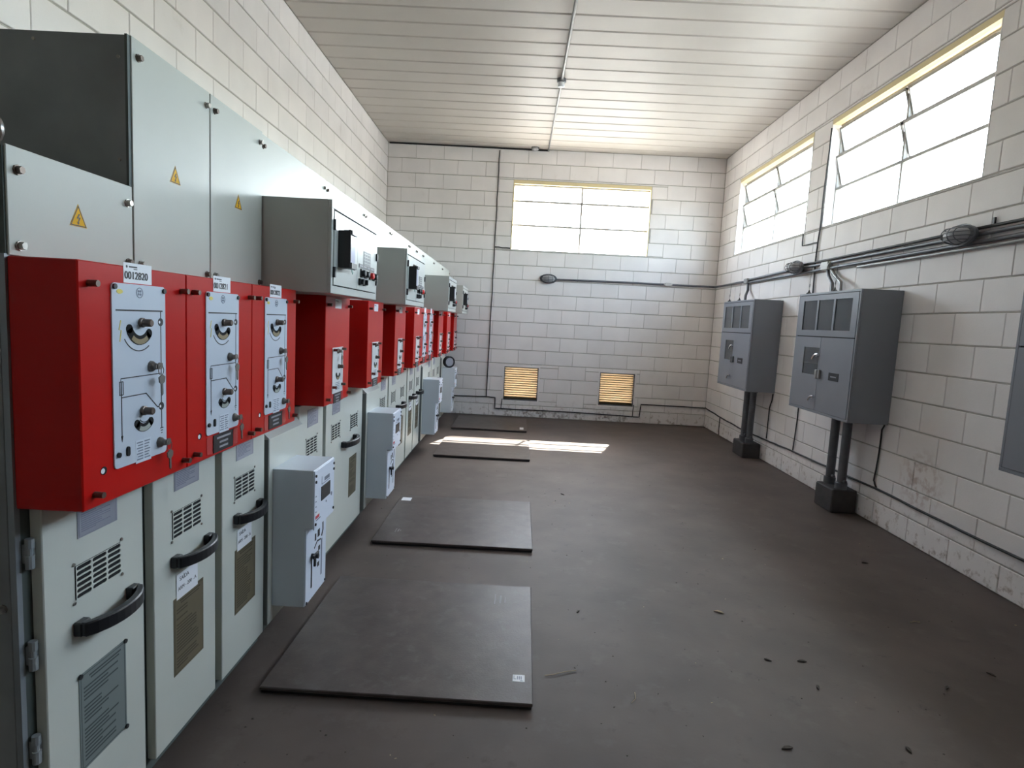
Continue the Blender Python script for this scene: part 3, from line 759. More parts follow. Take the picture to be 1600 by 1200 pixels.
YC = [1.148, 1.523, 1.898, 2.273, 3.023, 3.773, 4.523, 5.273, 5.648, 6.023, 6.773, 7.523]
def copy_cubicle(o, yw, label):
    c = dup(o, None, (X0 + drift(yw), yw, 0)); c['label'] = label; return c
c1 = narrow_cubicle(YC[0], 'nearest cubicle, low top, red cover numbered 0012820, grey instruction plate on door', False, 'grey', False, False, '0012820')
c2 = narrow_cubicle(YC[1], 'second cubicle from camera, tall top, red cover numbered 0012821, brown plate and white card', True, 'brown', True, True, '0012821')
c3 = narrow_cubicle(YC[2], 'third cubicle from camera, tall top, red cover numbered 0012822, beside first protruding control cabinet', True, 'brown', True, True, '0012822')
c4 = breaker_cubicle(YC[3], 'wide breaker cubicle under the nearest grey control cabinet, behind nearest blue-grey breaker box')
c5 = wide_cubicle(YC[4], 'wide cubicle with two vents and black handle between the first two breaker boxes')
c6 = copy_cubicle(c4, YC[5], 'wide breaker cubicle under the second grey control cabinet from the camera')
c7 = copy_cubicle(c5, YC[6], 'wide cubicle with two vents just beyond the second breaker box')
c8 = narrow_cubicle(YC[7], 'first of two narrow far cubicles with long white control plates', True, 'brown', True, True, None)
c9 = copy_cubicle(c8, YC[8], 'second of two narrow far cubicles with long white plates, before third control cabinet')
c10 = copy_cubicle(c4, YC[9], 'wide breaker cubicle under the third grey control cabinet from the camera')
c11 = copy_cubicle(c5, YC[10], 'wide cubicle between third and fourth grey control cabinets, last with two vents')
c12 = copy_cubicle(c4, YC[11], 'last breaker cubicle of the row, beside the far wall')
# end plates of galvanised steel, part of the first two cubicles
e1 = part('side_panel', MB().box(-0.90, -0.014, -0.004, 0.0, 0.0, 1.686), galv, c1, bev=0.001, label='dark galvanised end plate')
part('corner_post', MB().box(-0.013, 0.0, -0.003, 0.010, 0.03, 1.48), galvl, c1)
part('access_plate', MB().box(-0.30, -0.020, -0.008, -0.004, 1.20, 1.66), galv, e1, bev=0.001)
for xx, zz in ((-0.030, 0.755), (-0.028, 1.163), (-0.028, 1.375), (-0.03, 0.30)):
    o = put('bolt', BOLTS, e1, (xx, -0.004, zz)); o.rotation_euler = (0, 0, -PI / 2)
rg = MB().tube([(-0.02 + 0.022 * math.cos(a), -0.002, 1.712 + 0.026 * math.sin(a)) for a in [2 * PI * i / 18 for i in range(18)]], 0.006, 8, closed=True)
part('lifting_eye', rg, steel, c1, smooth=True)
e2 = part('side_panel', MB().box(-0.90, -0.004, -0.006, 0.0, 1.690, 2.052), galv, c2, bev=0.001, label='dark galvanised end plate')
part('corner_post', MB().box(-0.006, 0.0005, -0.007, 0.004, 1.690, 2.054), shadow_gap, c2)
for xx, zz in ((-0.232, 2.032), (-0.022, 1.999), (-0.023, 1.753)):
    o = put('rivet', SCREW, e2, (xx, -0.006, zz)); o.rotation_euler = (0, 0, -PI / 2)

# ------------------------------------------------------------------ low voltage control cabinets over the breaker cubicles
def control_cabinet(yw, label):
    x0 = X0 + drift(yw) + 0.004
    r = thing('control_cabinet', (x0, yw + 0.006, 1.472), label, 'cabinet', 'grey control cabinets on the switchgear row')
    W, HH, DP = 0.712, 0.352, 0.275
    b = MB(); t = 0.030
    b.box(0.0, DP - 0.014, 0, W, 0, HH)
    b.box(DP - 0.014, DP, 0, W, 0, t); b.box(DP - 0.014, DP, 0, W, HH - t, HH); b.box(DP - 0.014, DP, 0, 0.022, t, HH - t); b.box(DP - 0.014, DP, W - 0.022, W, t, HH - t)
    part('body', b, lvm, r, bev=0.0015)
    part('door_gap_shade', MB().box(DP - 0.0135, DP - 0.010, 0.022, W - 0.022, t, HH - t), dark, r)  # dark sheet behind the doors paints the shade of their gaps
    xm = 0.352
    dl = part('door', MB().box(DP - 0.010, DP + 0.002, 0.028, xm - 0.001, t + 0.004, HH - t - 0.007), lvm, r, bev=0.001)
    dr = part('door', MB().box(DP - 0.010, DP + 0.002, xm + 0.001, W - 0.028, t + 0.004, HH - t - 0.007), lvm, r, bev=0.001)
    x = DP + 0.002
    # protection relay under a clear cover on the left door
    part('relay_body', MB().box(x, x + 0.050, 0.075, 0.082, 0.105, 0.250).box(x, x + 0.020, 0.082, 0.160, 0.105, 0.250), blk, dl, bev=0.002)
    part('relay_face', MB().box(x + 0.020, x + 0.046, 0.084, 0.157, 0.125, 0.236), relayw, dl, bev=0.003)
    part('cover_latch', MB().box(x + 0.02, x + 0.054, 0.082, 0.158, 0.236, 0.252).cyl((x + 0.03, 0.165, 0.246), (x + 0.03, 0.225, 0.250), 0.006, 8), blk, dl)
    part('cover_latch', MB().box(x + 0.02, x + 0.054, 0.082, 0.158, 0.104, 0.126).cyl((x + 0.03, 0.16, 0.115), (x + 0.03, 0.20, 0.110), 0.006, 8), blk, dl)
    k = put('key_lock', KEY, dl, (x, 0.225, 0.262))
    part('door_lock', MB().prism([(0.205 + 0.018 * math.cos(a), 0.150 + 0.009 * math.sin(a)) for a in [2 * PI * i / 12 for i in range(12)]], x, x + 0.012), blk, dl)
    part('key_tag', MB().prism([(0.20, 0.118), (0.208, 0.124), (0.245, 0.100), (0.238, 0.090)], x + 0.012, x + 0.014), green, dl)
    for zz in (0.262, 0.082): part('hinge', MB().box(x - 0.004, x + 0.008, 0.018, 0.032, zz - 0.020, zz + 0.020), blk, dl)
    part('hinge', MB().box(x - 0.004, x + 0.008, W - 0.032, W - 0.018, 0.19, 0.225), blk, dr)
    part('hinge', MB().box(x - 0.004, x + 0.008, W - 0.032, W - 0.018, 0.07, 0.105), blk, dr)
    mm = MB(); mm.box(x, x + 0.0015, 0.452, 0.576, 0.150, 0.212, 0)
    for k in range(4): mm.box(x + 0.0015, x + 0.002, 0.46, 0.568, 0.159 + 0.014 * k, 0.1615 + 0.014 * k, 1)
    for k in range(3): mm.box(x + 0.0015, x + 0.002, 0.478 + 0.036 * k, 0.481 + 0.036 * k, 0.154, 0.208, 1)
    part('mimic_panel', mm, [mimic, lvm], dr)
    ls = MB(); ls.box(x, x + 0.002, 0.378, 0.648, 0.132, 0.150, 0)
    for k in range(4): ls.box(x + 0.002, x + 0.0024, 0.388 + 0.066 * k, 0.434 + 0.066 * k, 0.139, 0.144, 1)
    part('label_strip', ls, [inkm, printw], dr)
    for yy, m in ((0.424, blk), (0.488, blk), (0.575, btn_red), (0.642, blk)):
        part('push_button', MB().box(x, x + 0.006, yy - 0.021, yy + 0.021, 0.090, 0.128, 0).lathe([(0, 0.015), (0.012, 0.015), (0.015, 0.011)], (x + 0.006, yy, 0.109), (1, 0, 0), 14, 1), [blk, m], dr)
    for yy in (0.392, 0.462):
        part('switch', MB().box(x, x + 0.010, yy - 0.016, yy + 0.016, 0.055, 0.084).box(x + 0.010, x + 0.022, yy - 0.005, yy + 0.005, 0.058, 0.082), blk, dr, bev=0.001)
    return r
relayw = mat('pale_relay_face', (0.62, 0.64, 0.78), 0.15)
lv1 = control_cabinet(YC[3], 'nearest grey control cabinet with relay window, red and black buttons')
def copy_at(o, loc, label):
    c = dup(o, None, loc); c['label'] = label; return c
for yw, lb in ((YC[5], 'second grey control cabinet from the camera, above the second breaker box'),
               (YC[9], 'third grey control cabinet from the camera, above the third breaker box'),
               (YC[11], 'farthest and smallest-looking grey control cabinet, next to the far wall')):
    copy_at(lv1, (X0 + drift(yw) + 0.004, yw + 0.006, 1.472), lb)

# ------------------------------------------------------------------ breaker control boxes
def breaker_box(yw, label):
    r = thing('breaker_box', (X0 + drift(yw) + 0.0462, yw + 0.042, 0.178), label, 'control box', 'blue-grey breaker boxes on the cubicles')
    W = 0.253; zt, zs = 0.580, 0.335; d1, d2 = 0.168, 0.136
    b = MB().add([(0, 0, 0), (d2, 0, 0), (d2, 0, zs), (d1, 0, zs), (d1, 0, zt), (0, 0, zt), (0, W, 0), (d2, W, 0), (d2, W, zs), (d1, W, zs), (d1, W, zt), (0, W, zt)],
                 [(0, 1, 2, 3, 4, 5), (6, 11, 10, 9, 8, 7), (0, 6, 7, 1), (1, 7, 8, 2), (2, 8, 9, 3), (3, 9, 10, 4), (4, 10, 11, 5), (5, 11, 6, 0)])
    part('body', b, mechm, r, bev=0.002)
    u = part('upper_faceplate', MB().box(d1, d1 + 0.004, 0.002, W - 0.002, zs - 0.004, zt - 0.004), mechface, r, bev=0.001)
    x = d1 + 0.004
    part('display', MB().box(x, x + 0.003, 0.080, 0.190, 0.432, 0.492), blk, u)
    pr = MB(); pr.box(x, x + 0.0006, 0.085, 0.19, 0.500, 0.503); pr.box(x, x + 0.0006, 0.085, 0.088, 0.500, 0.535); pr.box(x, x + 0.0006, 0.12, 0.185, 0.508, 0.524)
    for k in range(4): pr.box(x, x + 0.0006, 0.014, 0.024, 0.40 + 0.022 * k, 0.405 + 0.022 * k)
    pr.cyl((x, 0.145, 0.412), (x + 0.0008, 0.145, 0.412), 0.005, 10); pr.cyl((x, 0.215, 0.425), (x + 0.0008, 0.215, 0.425), 0.009, 10); pr.box(x, x + 0.0006, 0.02, 0.075, 0.363, 0.368)
    part('face_print', pr, printg, u)
    part('warning_label', MB().box(x, x + 0.0006, 0.014, 0.060, 0.372, 0.386, 0).box(x, x + 0.0006, 0.014, 0.060, 0.386, 0.398, 1), [redlab, white], u)
    for yy in (0.014, W - 0.012):
        for zz in (0.555, 0.530, 0.352): put('screw', SCREWB, u, (x, yy, zz))
    lo = part('lower_faceplate', MB().box(d2, d2 + 0.004, 0.002, W - 0.002, 0.004, zs - 0.006), mechface, r, bev=0.001)
    x = d2 + 0.004
    part('lever_slot', MB().prism(rounded(0.062, 0.076, 0.052, 0.20, 0.006), x, x + 0.0008), dark, lo)
    part('lever', MB().cyl((x, 0.069, 0.195), (x + 0.03, 0.069, 0.195), 0.010, 10).box(x + 0.012, x + 0.02, 0.045, 0.105, 0.19, 0.204).box(x + 0.01, x + 0.018, 0.064, 0.076, 0.15, 0.2), blk, lo)
    part('symbol', MB().band([(0.205, 0.30), (0.207, 0.262), (0.19, 0.238)], 0.012, x, x + 0.001), inkm, lo)
    part('symbol', MB().box(x, x + 0.001, 0.105, 0.12, 0.245, 0.275), inkm, lo); part('symbol', MB().box(x, x + 0.001, 0.14, 0.165, 0.25, 0.282), inkm, lo)
    part('symbol', MB().band([(0.10, 0.215), (0.135, 0.235), (0.18, 0.228)], 0.007, x, x + 0.001), inkm, lo)
    for k in range(2): part('symbol', MB().box(x, x + 0.001, 0.15 - 0.01 * k, 0.172 - 0.01 * k, 0.185 - 0.07 * k, 0.205 - 0.07 * k), inkm, lo)
    part('print_column', MB().box(x, x + 0.0006, 0.185, 0.20, 0.06, 0.225), printg, lo)
    for yy, zz in ((0.012, 0.012), (W - 0.012, 0.014)): put('screw', SCREWB, lo, (x, yy, zz))
    return r
redlab = mat('red_label', (0.55, 0.05, 0.07), 0.5)
bb = breaker_box(YC[3], 'nearest blue-grey stepped breaker box, close to the nearest rubber mat')
for yw, lb in ((YC[5], 'second blue-grey stepped breaker box, left of the second rubber mat'),
               (YC[9], 'third stepped breaker box, just left of the sunlit floor patch'),
               (YC[11], 'farthest pale stepped breaker box with black cable roll on top')):
    copy_at(bb, (X0 + drift(yw) + 0.0462, yw + 0.042, 0.178), lb)
# roll of black cable lying on edge on the farthest breaker box
rl = MB()
cx, cy, cz = X0 + drift(YC[11]) + 0.125, YC[11] + 0.14, 0.758 + 0.0765
ax = Vector((0.55, -0.83, 0)); sd_ = Vector((0.83, 0.55, 0))
def ringpts(off, rr): return [Vector((cx, cy, cz)) + ax * off + rr * (math.cos(a) * sd_ + math.sin(a) * Vector((0, 0, 1))) for a in [2 * PI * i / 24 for i in range(24)]]
for k in range(4): rl.tube(ringpts(-0.03 + 0.016 * k, 0.066), 0.0095, 6, 0, closed=True)
rl.cyl(Vector((cx, cy, cz)) - ax * 0.03, Vector((cx, cy, cz)) + ax * 0.012, 0.056, 20, 1)
single('cable_roll', rl, [cable, alup], 'black cable roll standing on the farthest breaker box', 'cable', smooth=True)

# ------------------------------------------------------------------ rubber mats
def rubber_mat(x0, x1, y0, y1, rot, label):
    r = thing('rubber_mat', ((x0 + x1) / 2, (y0 + y1) / 2, 0.0), label, 'mat', 'rubber mats in front of the switchgear')
    w, d = (x1 - x0) / 2, (y1 - y0) / 2; r.rotation_euler = (0, 0, rot)
    part('lower_layer', MB().box(-w + 0.006, w - 0.004, -d + 0.006, d - 0.006, 0.0005, 0.012), rubbers, r)
    part('upper_layer', MB().box(-w, w, -d, d, 0.012, 0.026), rubber, r, bev=0.003)
    return r
m1 = rubber_mat(-0.880, 0.122, 2.005, 2.955, -0.01, 'nearest dark rubber mat with white tag in its near right corner')
m2 = rubber_mat(-0.845, 0.146, 3.470, 4.418, 0.0, 'second dark rubber mat from the camera with small white tag at far left')
m3 = rubber_mat(-0.815, 0.166, 5.830, 6.780, 0.0, 'third dark rubber mat, partly under the sunlit patch')
m4 = rubber_mat(-0.820, 0.150, 7.390, 8.320, 0.0, 'farthest dark rubber mat, close to the far wall')
def sticker(m, x0, x1, y0, y1, kind):
    o = m.location; s = MB(); s.box(x0 - o.x, x1 - o.x, y0 - o.y, y1 - o.y, 0.026, 0.0266, 0)
    w = x1 - x0; d = y1 - y0
    if kind == 'tag':
        s.box(x0 - o.x + w * .08, x0 - o.x + w * .13, y0 - o.y + d * .3, y1 - o.y - d * .15, 0.0266, 0.0268, 1); s.box(x0 - o.x + w * .08, x0 - o.x + w * .3, y0 - o.y + d * .3, y0 - o.y + d * .4, 0.0266, 0.0268, 1)
        for k in range(3): s.box(x0 - o.x + w * (.36 + .15 * k), x0 - o.x + w * (.44 + .15 * k), y0 - o.y + d * .3, y1 - o.y - d * .2, 0.0266, 0.0268, 1)
        s.box(x0 - o.x + w * .62, x0 - o.x + w * .82, y0 - o.y + d * .08, y0 - o.y + d * .18, 0.0266, 0.0268, 1)
    part('tag', s, [white, printg], m)
sticker(m1, 0.045, 0.092, 2.135, 2.178, 'tag'); sticker(m2, -0.825, -0.755, 4.285, 4.360, 'plain'); sticker(m4, 0.058, 0.108, 7.47, 7.62, 'plain')
def worn_print(m, x0, x1, y0, y1):
    o = m.location; s = MB()
    for k in range(3):
        a = x0 + (x1 - x0) * (0.25 + 0.25 * k) - o.x
        s.box(a, a + 0.005 + 0.004 * (k % 2), y0 - o.y + 0.01 * k, y1 - o.y - 0.012 * k, 0.026, 0.0262)
    part('worn_print', s, rubw, m)
rubw = mat('faded_print', (0.24, 0.235, 0.235), 0.6)
worn_print(m1, -0.085, 0.015, 2.745, 2.850); worn_print(m2, -0.75, -0.69, 3.63, 3.70)

# ------------------------------------------------------------------ grey meter panels on the right wall
def meter_panel(y0, y1, label, double):
    r = thing('meter_panel', (XR, (y0 + y1) / 2, 0.775), label, 'panel', 'grey wall panels')
    w2 = (y1 - y0) / 2; HH = 0.998; D1 = 0.310; t = 0.018
    b = MB(); b.box(-D1 + 0.012, 0.0, -w2, w2, 0, HH)
    b.box(-D1, -D1 + 0.012, -w2, w2, 0, t); b.box(-D1, -D1 + 0.012, -w2, w2, HH - t, HH); b.box(-D1, -D1 + 0.012, -w2, -w2 + t, t, HH - t); b.box(-D1, -D1 + 0.012, w2 - t, w2, t, HH - t)
    part('body', b, pang, r, bev=0.002)
    part('door_gap_shade', MB().box(-D1 + 0.0095, -D1 + 0.0115, -w2 + t, w2 - t, t, HH - t), dark, r)  # shade in the hatch and door gaps, painted as a dark sheet
    zu = 0.632; xf = -D1 - 0.002; xb = -D1 + 0.0095
    # upper hatch with three inspection windows: frame built from bars so the glass is set back
    g0, g1 = 0.686, 0.934; a, bb_ = -w2 + t + 0.004, w2 - t - 0.004
    cells = [(w2 - 0.386, w2 - 0.152), (w2 - 0.612, w2 - 0.372 - 0.002), (w2 - 0.862, w2 - 0.620)]
    cells = [(-w2 + 0.098, -w2 + 0.338), (-w2 + 0.366, -w2 + 0.600), (-w2 + 0.628, -w2 + 0.858)]
    h = MB(); h.box(xf, xb, a, bb_, zu + 0.004, g0); h.box(xf, xb, a, bb_, g1, HH - t - 0.004)
    ys = [a] + [c for cc in cells for c in cc] + [bb_]
    for i in range(0, len(ys), 2): h.box(xf, xb, ys[i], ys[i + 1], g0, g1)
    u = part('upper_hatch', h, pang, r)
    for c0, c1_ in cells: part('inspection_glass', MB().box(-D1 + 0.004, -D1 + 0.007, c0 - 0.004, c1_ + 0.004, g0 - 0.004, g1 + 0.004), panglass, u)
    sm = 0.02
    w_in = (sm + 0.010, sm + 0.272)                       # small window on the door that is farther from the camera
    wz0, wz1 = 0.312, 0.540
    def door(a0, a1, hole):
        m = MB(); z0, z1 = t + 0.004, zu - 0.004
        if hole:
            m.box(xf, xb, a0, a1, z0, wz0); m.box(xf, xb, a0, a1, wz1, z1); m.box(xf, xb, a0, w_in[0], wz0, wz1); m.box(xf, xb, w_in[1], a1, wz0, wz1)
        else: m.box(xf, xb, a0, a1, z0, z1)
        d = part('door', m, pang, r)
        if hole:
            part('inspection_glass', MB().box(-D1 + 0.003, -D1 + 0.006, w_in[0] - 0.003, w_in[1] + 0.003, wz0 - 0.003, wz1 + 0.003), panglass, d)
            part('glazing_bar', MB().box(xf, -D1 + 0.004, w_in[0], w_in[1], 0.405, 0.409), blk, d)
        return d
    if double:
        d1 = door(sm + 0.002, w2 - t - 0.004, True); d2 = door(-w2 + t + 0.004, sm - 0.002, False)
    else:
        d1 = door(-w2 + t + 0.004, w2 - t - 0.004, True); d2 = d1
    hp = xf
    for zz in (0.478, 0.130):
        part('latch_handle', MB().cyl((hp, 0.045, zz), (hp - 0.018, 0.045, zz), 0.012, 10).tube([(hp - 0.02, 0.02, zz + 0.010), (hp - 0.024, 0.05, zz + 0.006), (hp - 0.022, 0.085, zz - 0.014), (hp - 0.02, 0.10, zz - 0.034)], 0.0075, 8), chrome, d1, smooth=True)
    part('padlock_hasp', MB().box(hp - 0.022, hp, 0.006, 0.038, 0.286, 0.360).box(hp - 0.018, hp, -0.030, 0.0, 0.290, 0.362), pipel if double else pipe, d1, bev=0.004)
    nb = MB(); nb.box(hp - 0.003, hp, -w2 + 0.180, -w2 + 0.325, 0.290, 0.352, 0); nb.box(hp - 0.0035, hp - 0.003, -w2 + 0.21, -w2 + 0.295, 0.316, 0.326, 1)
    part('name_label', nb, [inkm, printw], d2)
    return r
meter_panel(4.390, 5.352, 'larger-looking grey two-door panel on right wall with three top windows', True)
meter_panel(6.378, 7.318, 'farther grey panel on right wall near the corner', False)
meter_panel(2.030, 2.985, 'grey panel cut off by the right edge of the photo', True)
def antenna(x, y, h, label):
    m = MB(); m.lathe([(0, 0.022), (0.006, 0.022), (0.016, 0.009), (0.030, 0.005), (0.034, 0.003)], (x, y, 1.7735), (0, 0, 1), 14)
    m.cyl((x, y, 1.80), (x + 0.004, y - 0.002, 1.7735 + h), 0.0016, 6); m.cyl((x, y, 1.83), (x + 0.001, y, 1.86), 0.0035, 6)
    single('antenna', m, blk, label, 'antenna', 'whip antennas on the grey panels', smooth=True)
antenna(2.503, 5.24, 0.24, 'black whip antenna on nearer uncut grey panel, beside the dark vertical cable')
antenna(2.503, 4.815, 0.22, 'black whip antenna on nearer uncut grey panel, front one with larger base')
antenna(2.503, 7.21, 0.20, 'thin whip antenna on the farther grey panel, closest to the corner')
antenna(2.503, 6.89, 0.20, 'thin whip antenna on the farther grey panel, right of the other one')

def pipe_run(name, pts, r, m, label, cat, group=None, n=10, extra=None):
    mb = MB().tube(pts, r, n)
    mats = [m]
    if extra: mats += extra(mb)
    return single(name, mb, mats, label, cat, group, smooth=True)
# conduits that drop from each panel into a concrete block
def plinth(x0, y0, y1, h, label, ):
    single('concrete_plinth', MB().box(x0, XR - 0.012, y0, y1, 0.0, h), conc, label, 'plinth', 'concrete blocks under the panels', bev=0.008)
plinth(2.575, 4.655, 4.925, 0.19, 'dark concrete block under the nearer uncut grey panel')
plinth(2.580, 6.575, 6.890, 0.17, 'dark concrete block under the farther grey panel')
def drop(y, r, z0, lab):
    m = MB().cyl((2.665, y, z0), (2.665, y, 0.7745), r, 14).lathe([(0, r * 1.35), (0.05, r * 1.35), (0.055, r * 1.1)], (2.665, y, z0), (0, 0, 1), 14).lathe([(0, r * 1.3), (0.03, r * 1.3)], (2.665, y, 0.7445), (0, 0, 1), 14)
    m.cyl((2.665, y - r, z0 + 0.07), (2.665, y - r * 1.9, z0 + 0.07), r * 0.35, 8)
    single('conduit', m, pipe, lab, 'pipe', 'conduits into the concrete blocks', smooth=True)
drop(4.882, 0.034, 0.1905, 'thick dark conduit into nearer concrete block, left of two'); drop(4.705, 0.034, 0.1905, 'thick dark conduit into nearer concrete block, right of two')
drop(6.81, 0.034, 0.1705, 'dark conduit into farther concrete block, left of two'); drop(6.635, 0.034, 0.1705, 'dark conduit into farther concrete block, right of two')

# ------------------------------------------------------------------ conduits, lamps and cables on the walls
zc = 2.045
def cond(pts, r, m, lab): return pipe_run('conduit', pts, r, m, lab, 'pipe')
zu2 = zc + 0.033
cond([(0.486, YF - 0.022, zc - 0.008), (1.4, YF - 0.022, zc), (2.028, YF - 0.022, zc)], 0.014, pipe, 'grey conduit on far wall between lamp and small junction box')
cond([(2.152, YF - 0.022, zc), (XR - 0.06, YF - 0.022, zc), (XR - 0.03, YF - 0.03, zc), (XR - 0.022, YF - 0.06, zc), (XR - 0.022, 7.467, zc)], 0.014, pipe, 'grey conduit bending round the far right corner')
cond([(XR - 0.020, 7.333, zc + 0.012), (XR - 0.020, 6.3, zu2), (XR - 0.020, 5.577, zu2)], 0.014, pipe, 'upper dark conduit on right wall between the two junction boxes')
cond([(XR - 0.020, 5.423, zu2), (XR - 0.020, 2.6, zu2)], 0.014, pipe, 'upper dark conduit on right wall, nearer stretch past nearest lamp')
cond([(XR - 0.020, 7.333, zc - 0.02), (XR - 0.020, 5.577, zc - 0.016)], 0.014, pipe, 'lower grey conduit on right wall between the two junction boxes')
cond([(XR - 0.020, 5.423, zc - 0.016), (XR - 0.020, 2.6, zc - 0.014)], 0.014, pipe, 'middle grey conduit on right wall, nearer stretch')
pipe_run('cable', [(XR - 0.014, 6.05, zc + 0.064), (XR - 0.014, 4.4, zc + 0.066), (XR - 0.018, 3.8, zc + 0.070), (XR - 0.014, 2.6, zc + 0.066)], 0.010, cable, 'black cable lying on top of the right wall conduits', 'cable')
cond([(XR - 0.020, 5.0, zc - 0.047), (XR - 0.020, 2.6, zc - 0.047)], 0.012, pipel, 'lowest thin galvanised conduit on right wall, ending above nearer uncut panel')
def cbox(x, y, z, dx, dy, dz, label, m=boxl, holes='y'):
    b = MB().box(x - dx, x + dx, y - dy, y + dy, z - dz, z + dz)
    if holes == 'y': b.cyl((x, y - dy - 0.015, z), (x, y + dy + 0.015, z), dz * 0.75, 12)
    else: b.cyl((x - dx - 0.015, y, z), (x + dx + 0.015, y, z), dz * 0.75, 12)
    b.box(x - dx * 0.8, x + dx * 0.8, y - dy * 0.8, y + dy * 0.8, z - dz - 0.004, z + dz + 0.004)
    single('junction_box', b, m, label, 'junction box', 'conduit junction boxes', bev=0.003)
cbox(2.09, YF - 0.024, zc, 0.045, 0.020, 0.022, 'small pale junction box on the far wall conduit', boxl, 'x')
cbox(XR - 0.026, 7.40, zc - 0.002, 0.024, 0.05, 0.030, 'junction box on right wall conduit above the farther grey panel', pipel)
cbox(XR - 0.028, 5.50, zc + 0.008, 0.024, 0.06, 0.034, 'pale junction box on right wall conduit above the nearer uncut grey panel', boxl)
pipe_run('conduit', [(XR - 0.026, 7.36, zc - 0.03), (XR - 0.03, 7.34, 1.93), (XR - 0.08, 7.26, 1.86), (XR - 0.09, 7.24, 1.7745)], 0.016, pipe, 'short conduit dropping into top of the farther grey panel', 'pipe')
pipe_run('conduit', [(XR - 0.026, 5.47, zc - 0.03), (XR - 0.03, 5.44, 1.96), (XR - 0.06, 5.30, 1.88), (XR - 0.07, 5.27, 1.7745)], 0.014, pipe, 'left of two short conduits dropping into the nearer uncut panel top', 'pipe')
pipe_run('conduit', [(XR - 0.026, 5.40, zc - 0.04), (XR - 0.03, 5.34, 1.96), (XR - 0.06, 5.16, 1.88), (XR - 0.07, 5.13, 1.7745)], 0.014, pipel, 'right of two short conduits dropping into the nearer uncut panel top', 'pipe')

def bulkhead_lamp(c, out, along, label, rad=0.062, ln=0.115):
    """oval bulkhead lamp with a wire guard; out = direction into the room, along = long axis"""
    c = Vector(c); out = Vector(out); al = Vector(along); up = Vector((0, 0, 1))
    r = thing('bulkhead_lamp', c, label, 'lamp', 'bulkhead lamps on the walls')
    def P(a, u, o): return al * a + up * u + out * o
    def ring(k, o, n=20): return [P(ln * k * math.cos(2 * PI * i / n), rad * k * math.sin(2 * PI * i / n), o) for i in range(n)]
    base = MB(); n = 20
    vs = ring(1.0, 0.0) + ring(1.0, 0.03) + ring(0.86, 0.036)
    base.add(vs, [(i, (i + 1) % n, n + (i + 1) % n, n + i) for i in range(n)] + [(n + i, n + (i + 1) % n, 2 * n + (i + 1) % n, 2 * n + i) for i in range(n)] + [tuple(range(n)), tuple(range(2 * n, 3 * n))])
    part('base', base, pipe, r, smooth=True)
    dm = MB(); rows = [(0.82, 0.034), (0.78, 0.062), (0.62, 0.086), (0.36, 0.098), (0.05, 0.102)]
    vs = [p for k, o in rows for p in ring(k, o)]
    dm.add(vs, [(j * n + i, j * n + (i + 1) % n, (j + 1) * n + (i + 1) % n, (j + 1) * n + i) for j in range(len(rows) - 1) for i in range(n)] + [tuple(range(4 * n, 5 * n))])
    part('glass_dome', dm, lampglass, r, smooth=True)
    g = MB()
    for k in (-0.6, -0.2, 0.2, 0.6):
        s = math.sqrt(1 - k * k)
        g.tube([P(ln * s * 0.95 * math.cos(t), rad * k * 0.95, 0.03 + 0.082 * math.sin(t)) for t in [PI * i / 10 for i in range(11)]], 0.0028, 5)
    for k in (-0.5, 0.0, 0.5):
        s = math.sqrt(1 - k * k)
        g.tube([P(ln * k * 0.95, rad * s * 0.95 * math.cos(t), 0.03 + 0.082 * math.sin(t)) for t in [PI * i / 10 for i in range(11)]], 0.0028, 5)
    g.tube(ring(1.03, 0.028), 0.006, 6, closed=True)
    part('wire_guard', g, pipe, r, smooth=True)
bulkhead_lamp((0.365, YF, 2.040), (0, -1, 0), (1, 0, 0), 'caged oval bulkhead lamp on far wall below the window')
bulkhead_lamp((XR - 0.044, 6.02, 2.083), (-1, 0, 0), (0, 1, 0), 'caged oval bulkhead lamp on right wall between the two windows')
bulkhead_lamp((XR - 0.044, 3.80, 2.080), (-1, 0, 0), (0, 1, 0), 'caged bulkhead lamp on right wall nearest the camera')

# ceiling conduit with a lamp holder
pipe_run('conduit', [(0.262, YF - 0.02, H - 0.020), (0.272, 7.4, H - 0.020), (0.28, 6.26, H - 0.020)], 0.011, pipel, 'thin conduit on ceiling from lamp holder to far wall', 'pipe')
pipe_run('conduit', [(0.28, 6.14, H - 0.020), (0.288, 4.7, H - 0.020), (0.292, 2.0, H - 0.020), (0.292, -1.0, H - 0.020)], 0.014, pipel, 'nearer length of ceiling conduit, up to the lamp holder', 'pipe')
lh = thing('lamp_holder', (0.28, 6.20, H), 'small ceiling lamp holder in the middle of the ceiling conduit', 'lamp')
part('base_box', MB().lathe([(0.0, 0.045), (-0.03, 0.045), (-0.036, 0.04)], (0, 0, 0), (0, 0, 1), 18).cyl((0, -0.07, -0.02), (0, 0.07, -0.02), 0.016, 10), pipe, lh, smooth=True)
part('socket', MB().lathe([(-0.036, 0.032), (-0.07, 0.036), (-0.078, 0.03)], (0, 0, 0), (0, 0, 1), 18), white, lh, smooth=True)
sd = thing('ceiling_detector', (0.072, 8.56, H), 'small grey round fitting where far wall meets the ceiling', 'fitting')
part('body', MB().lathe([(0, 0.055), (-0.03, 0.05), (-0.045, 0.03)], (0, 0, 0), (0, 0, 1), 18), pipel, sd, smooth=True)
pipe_run('cable', [(XL + 0.02, YF - 0.012, H - 0.010), (-0.8, YF - 0.012, H - 0.012), (0.05, YF - 0.012, H - 0.016), (0.26, YF - 0.014, H - 0.016)], 0.010, cable, 'dark cable along the top of the far wall', 'cable')
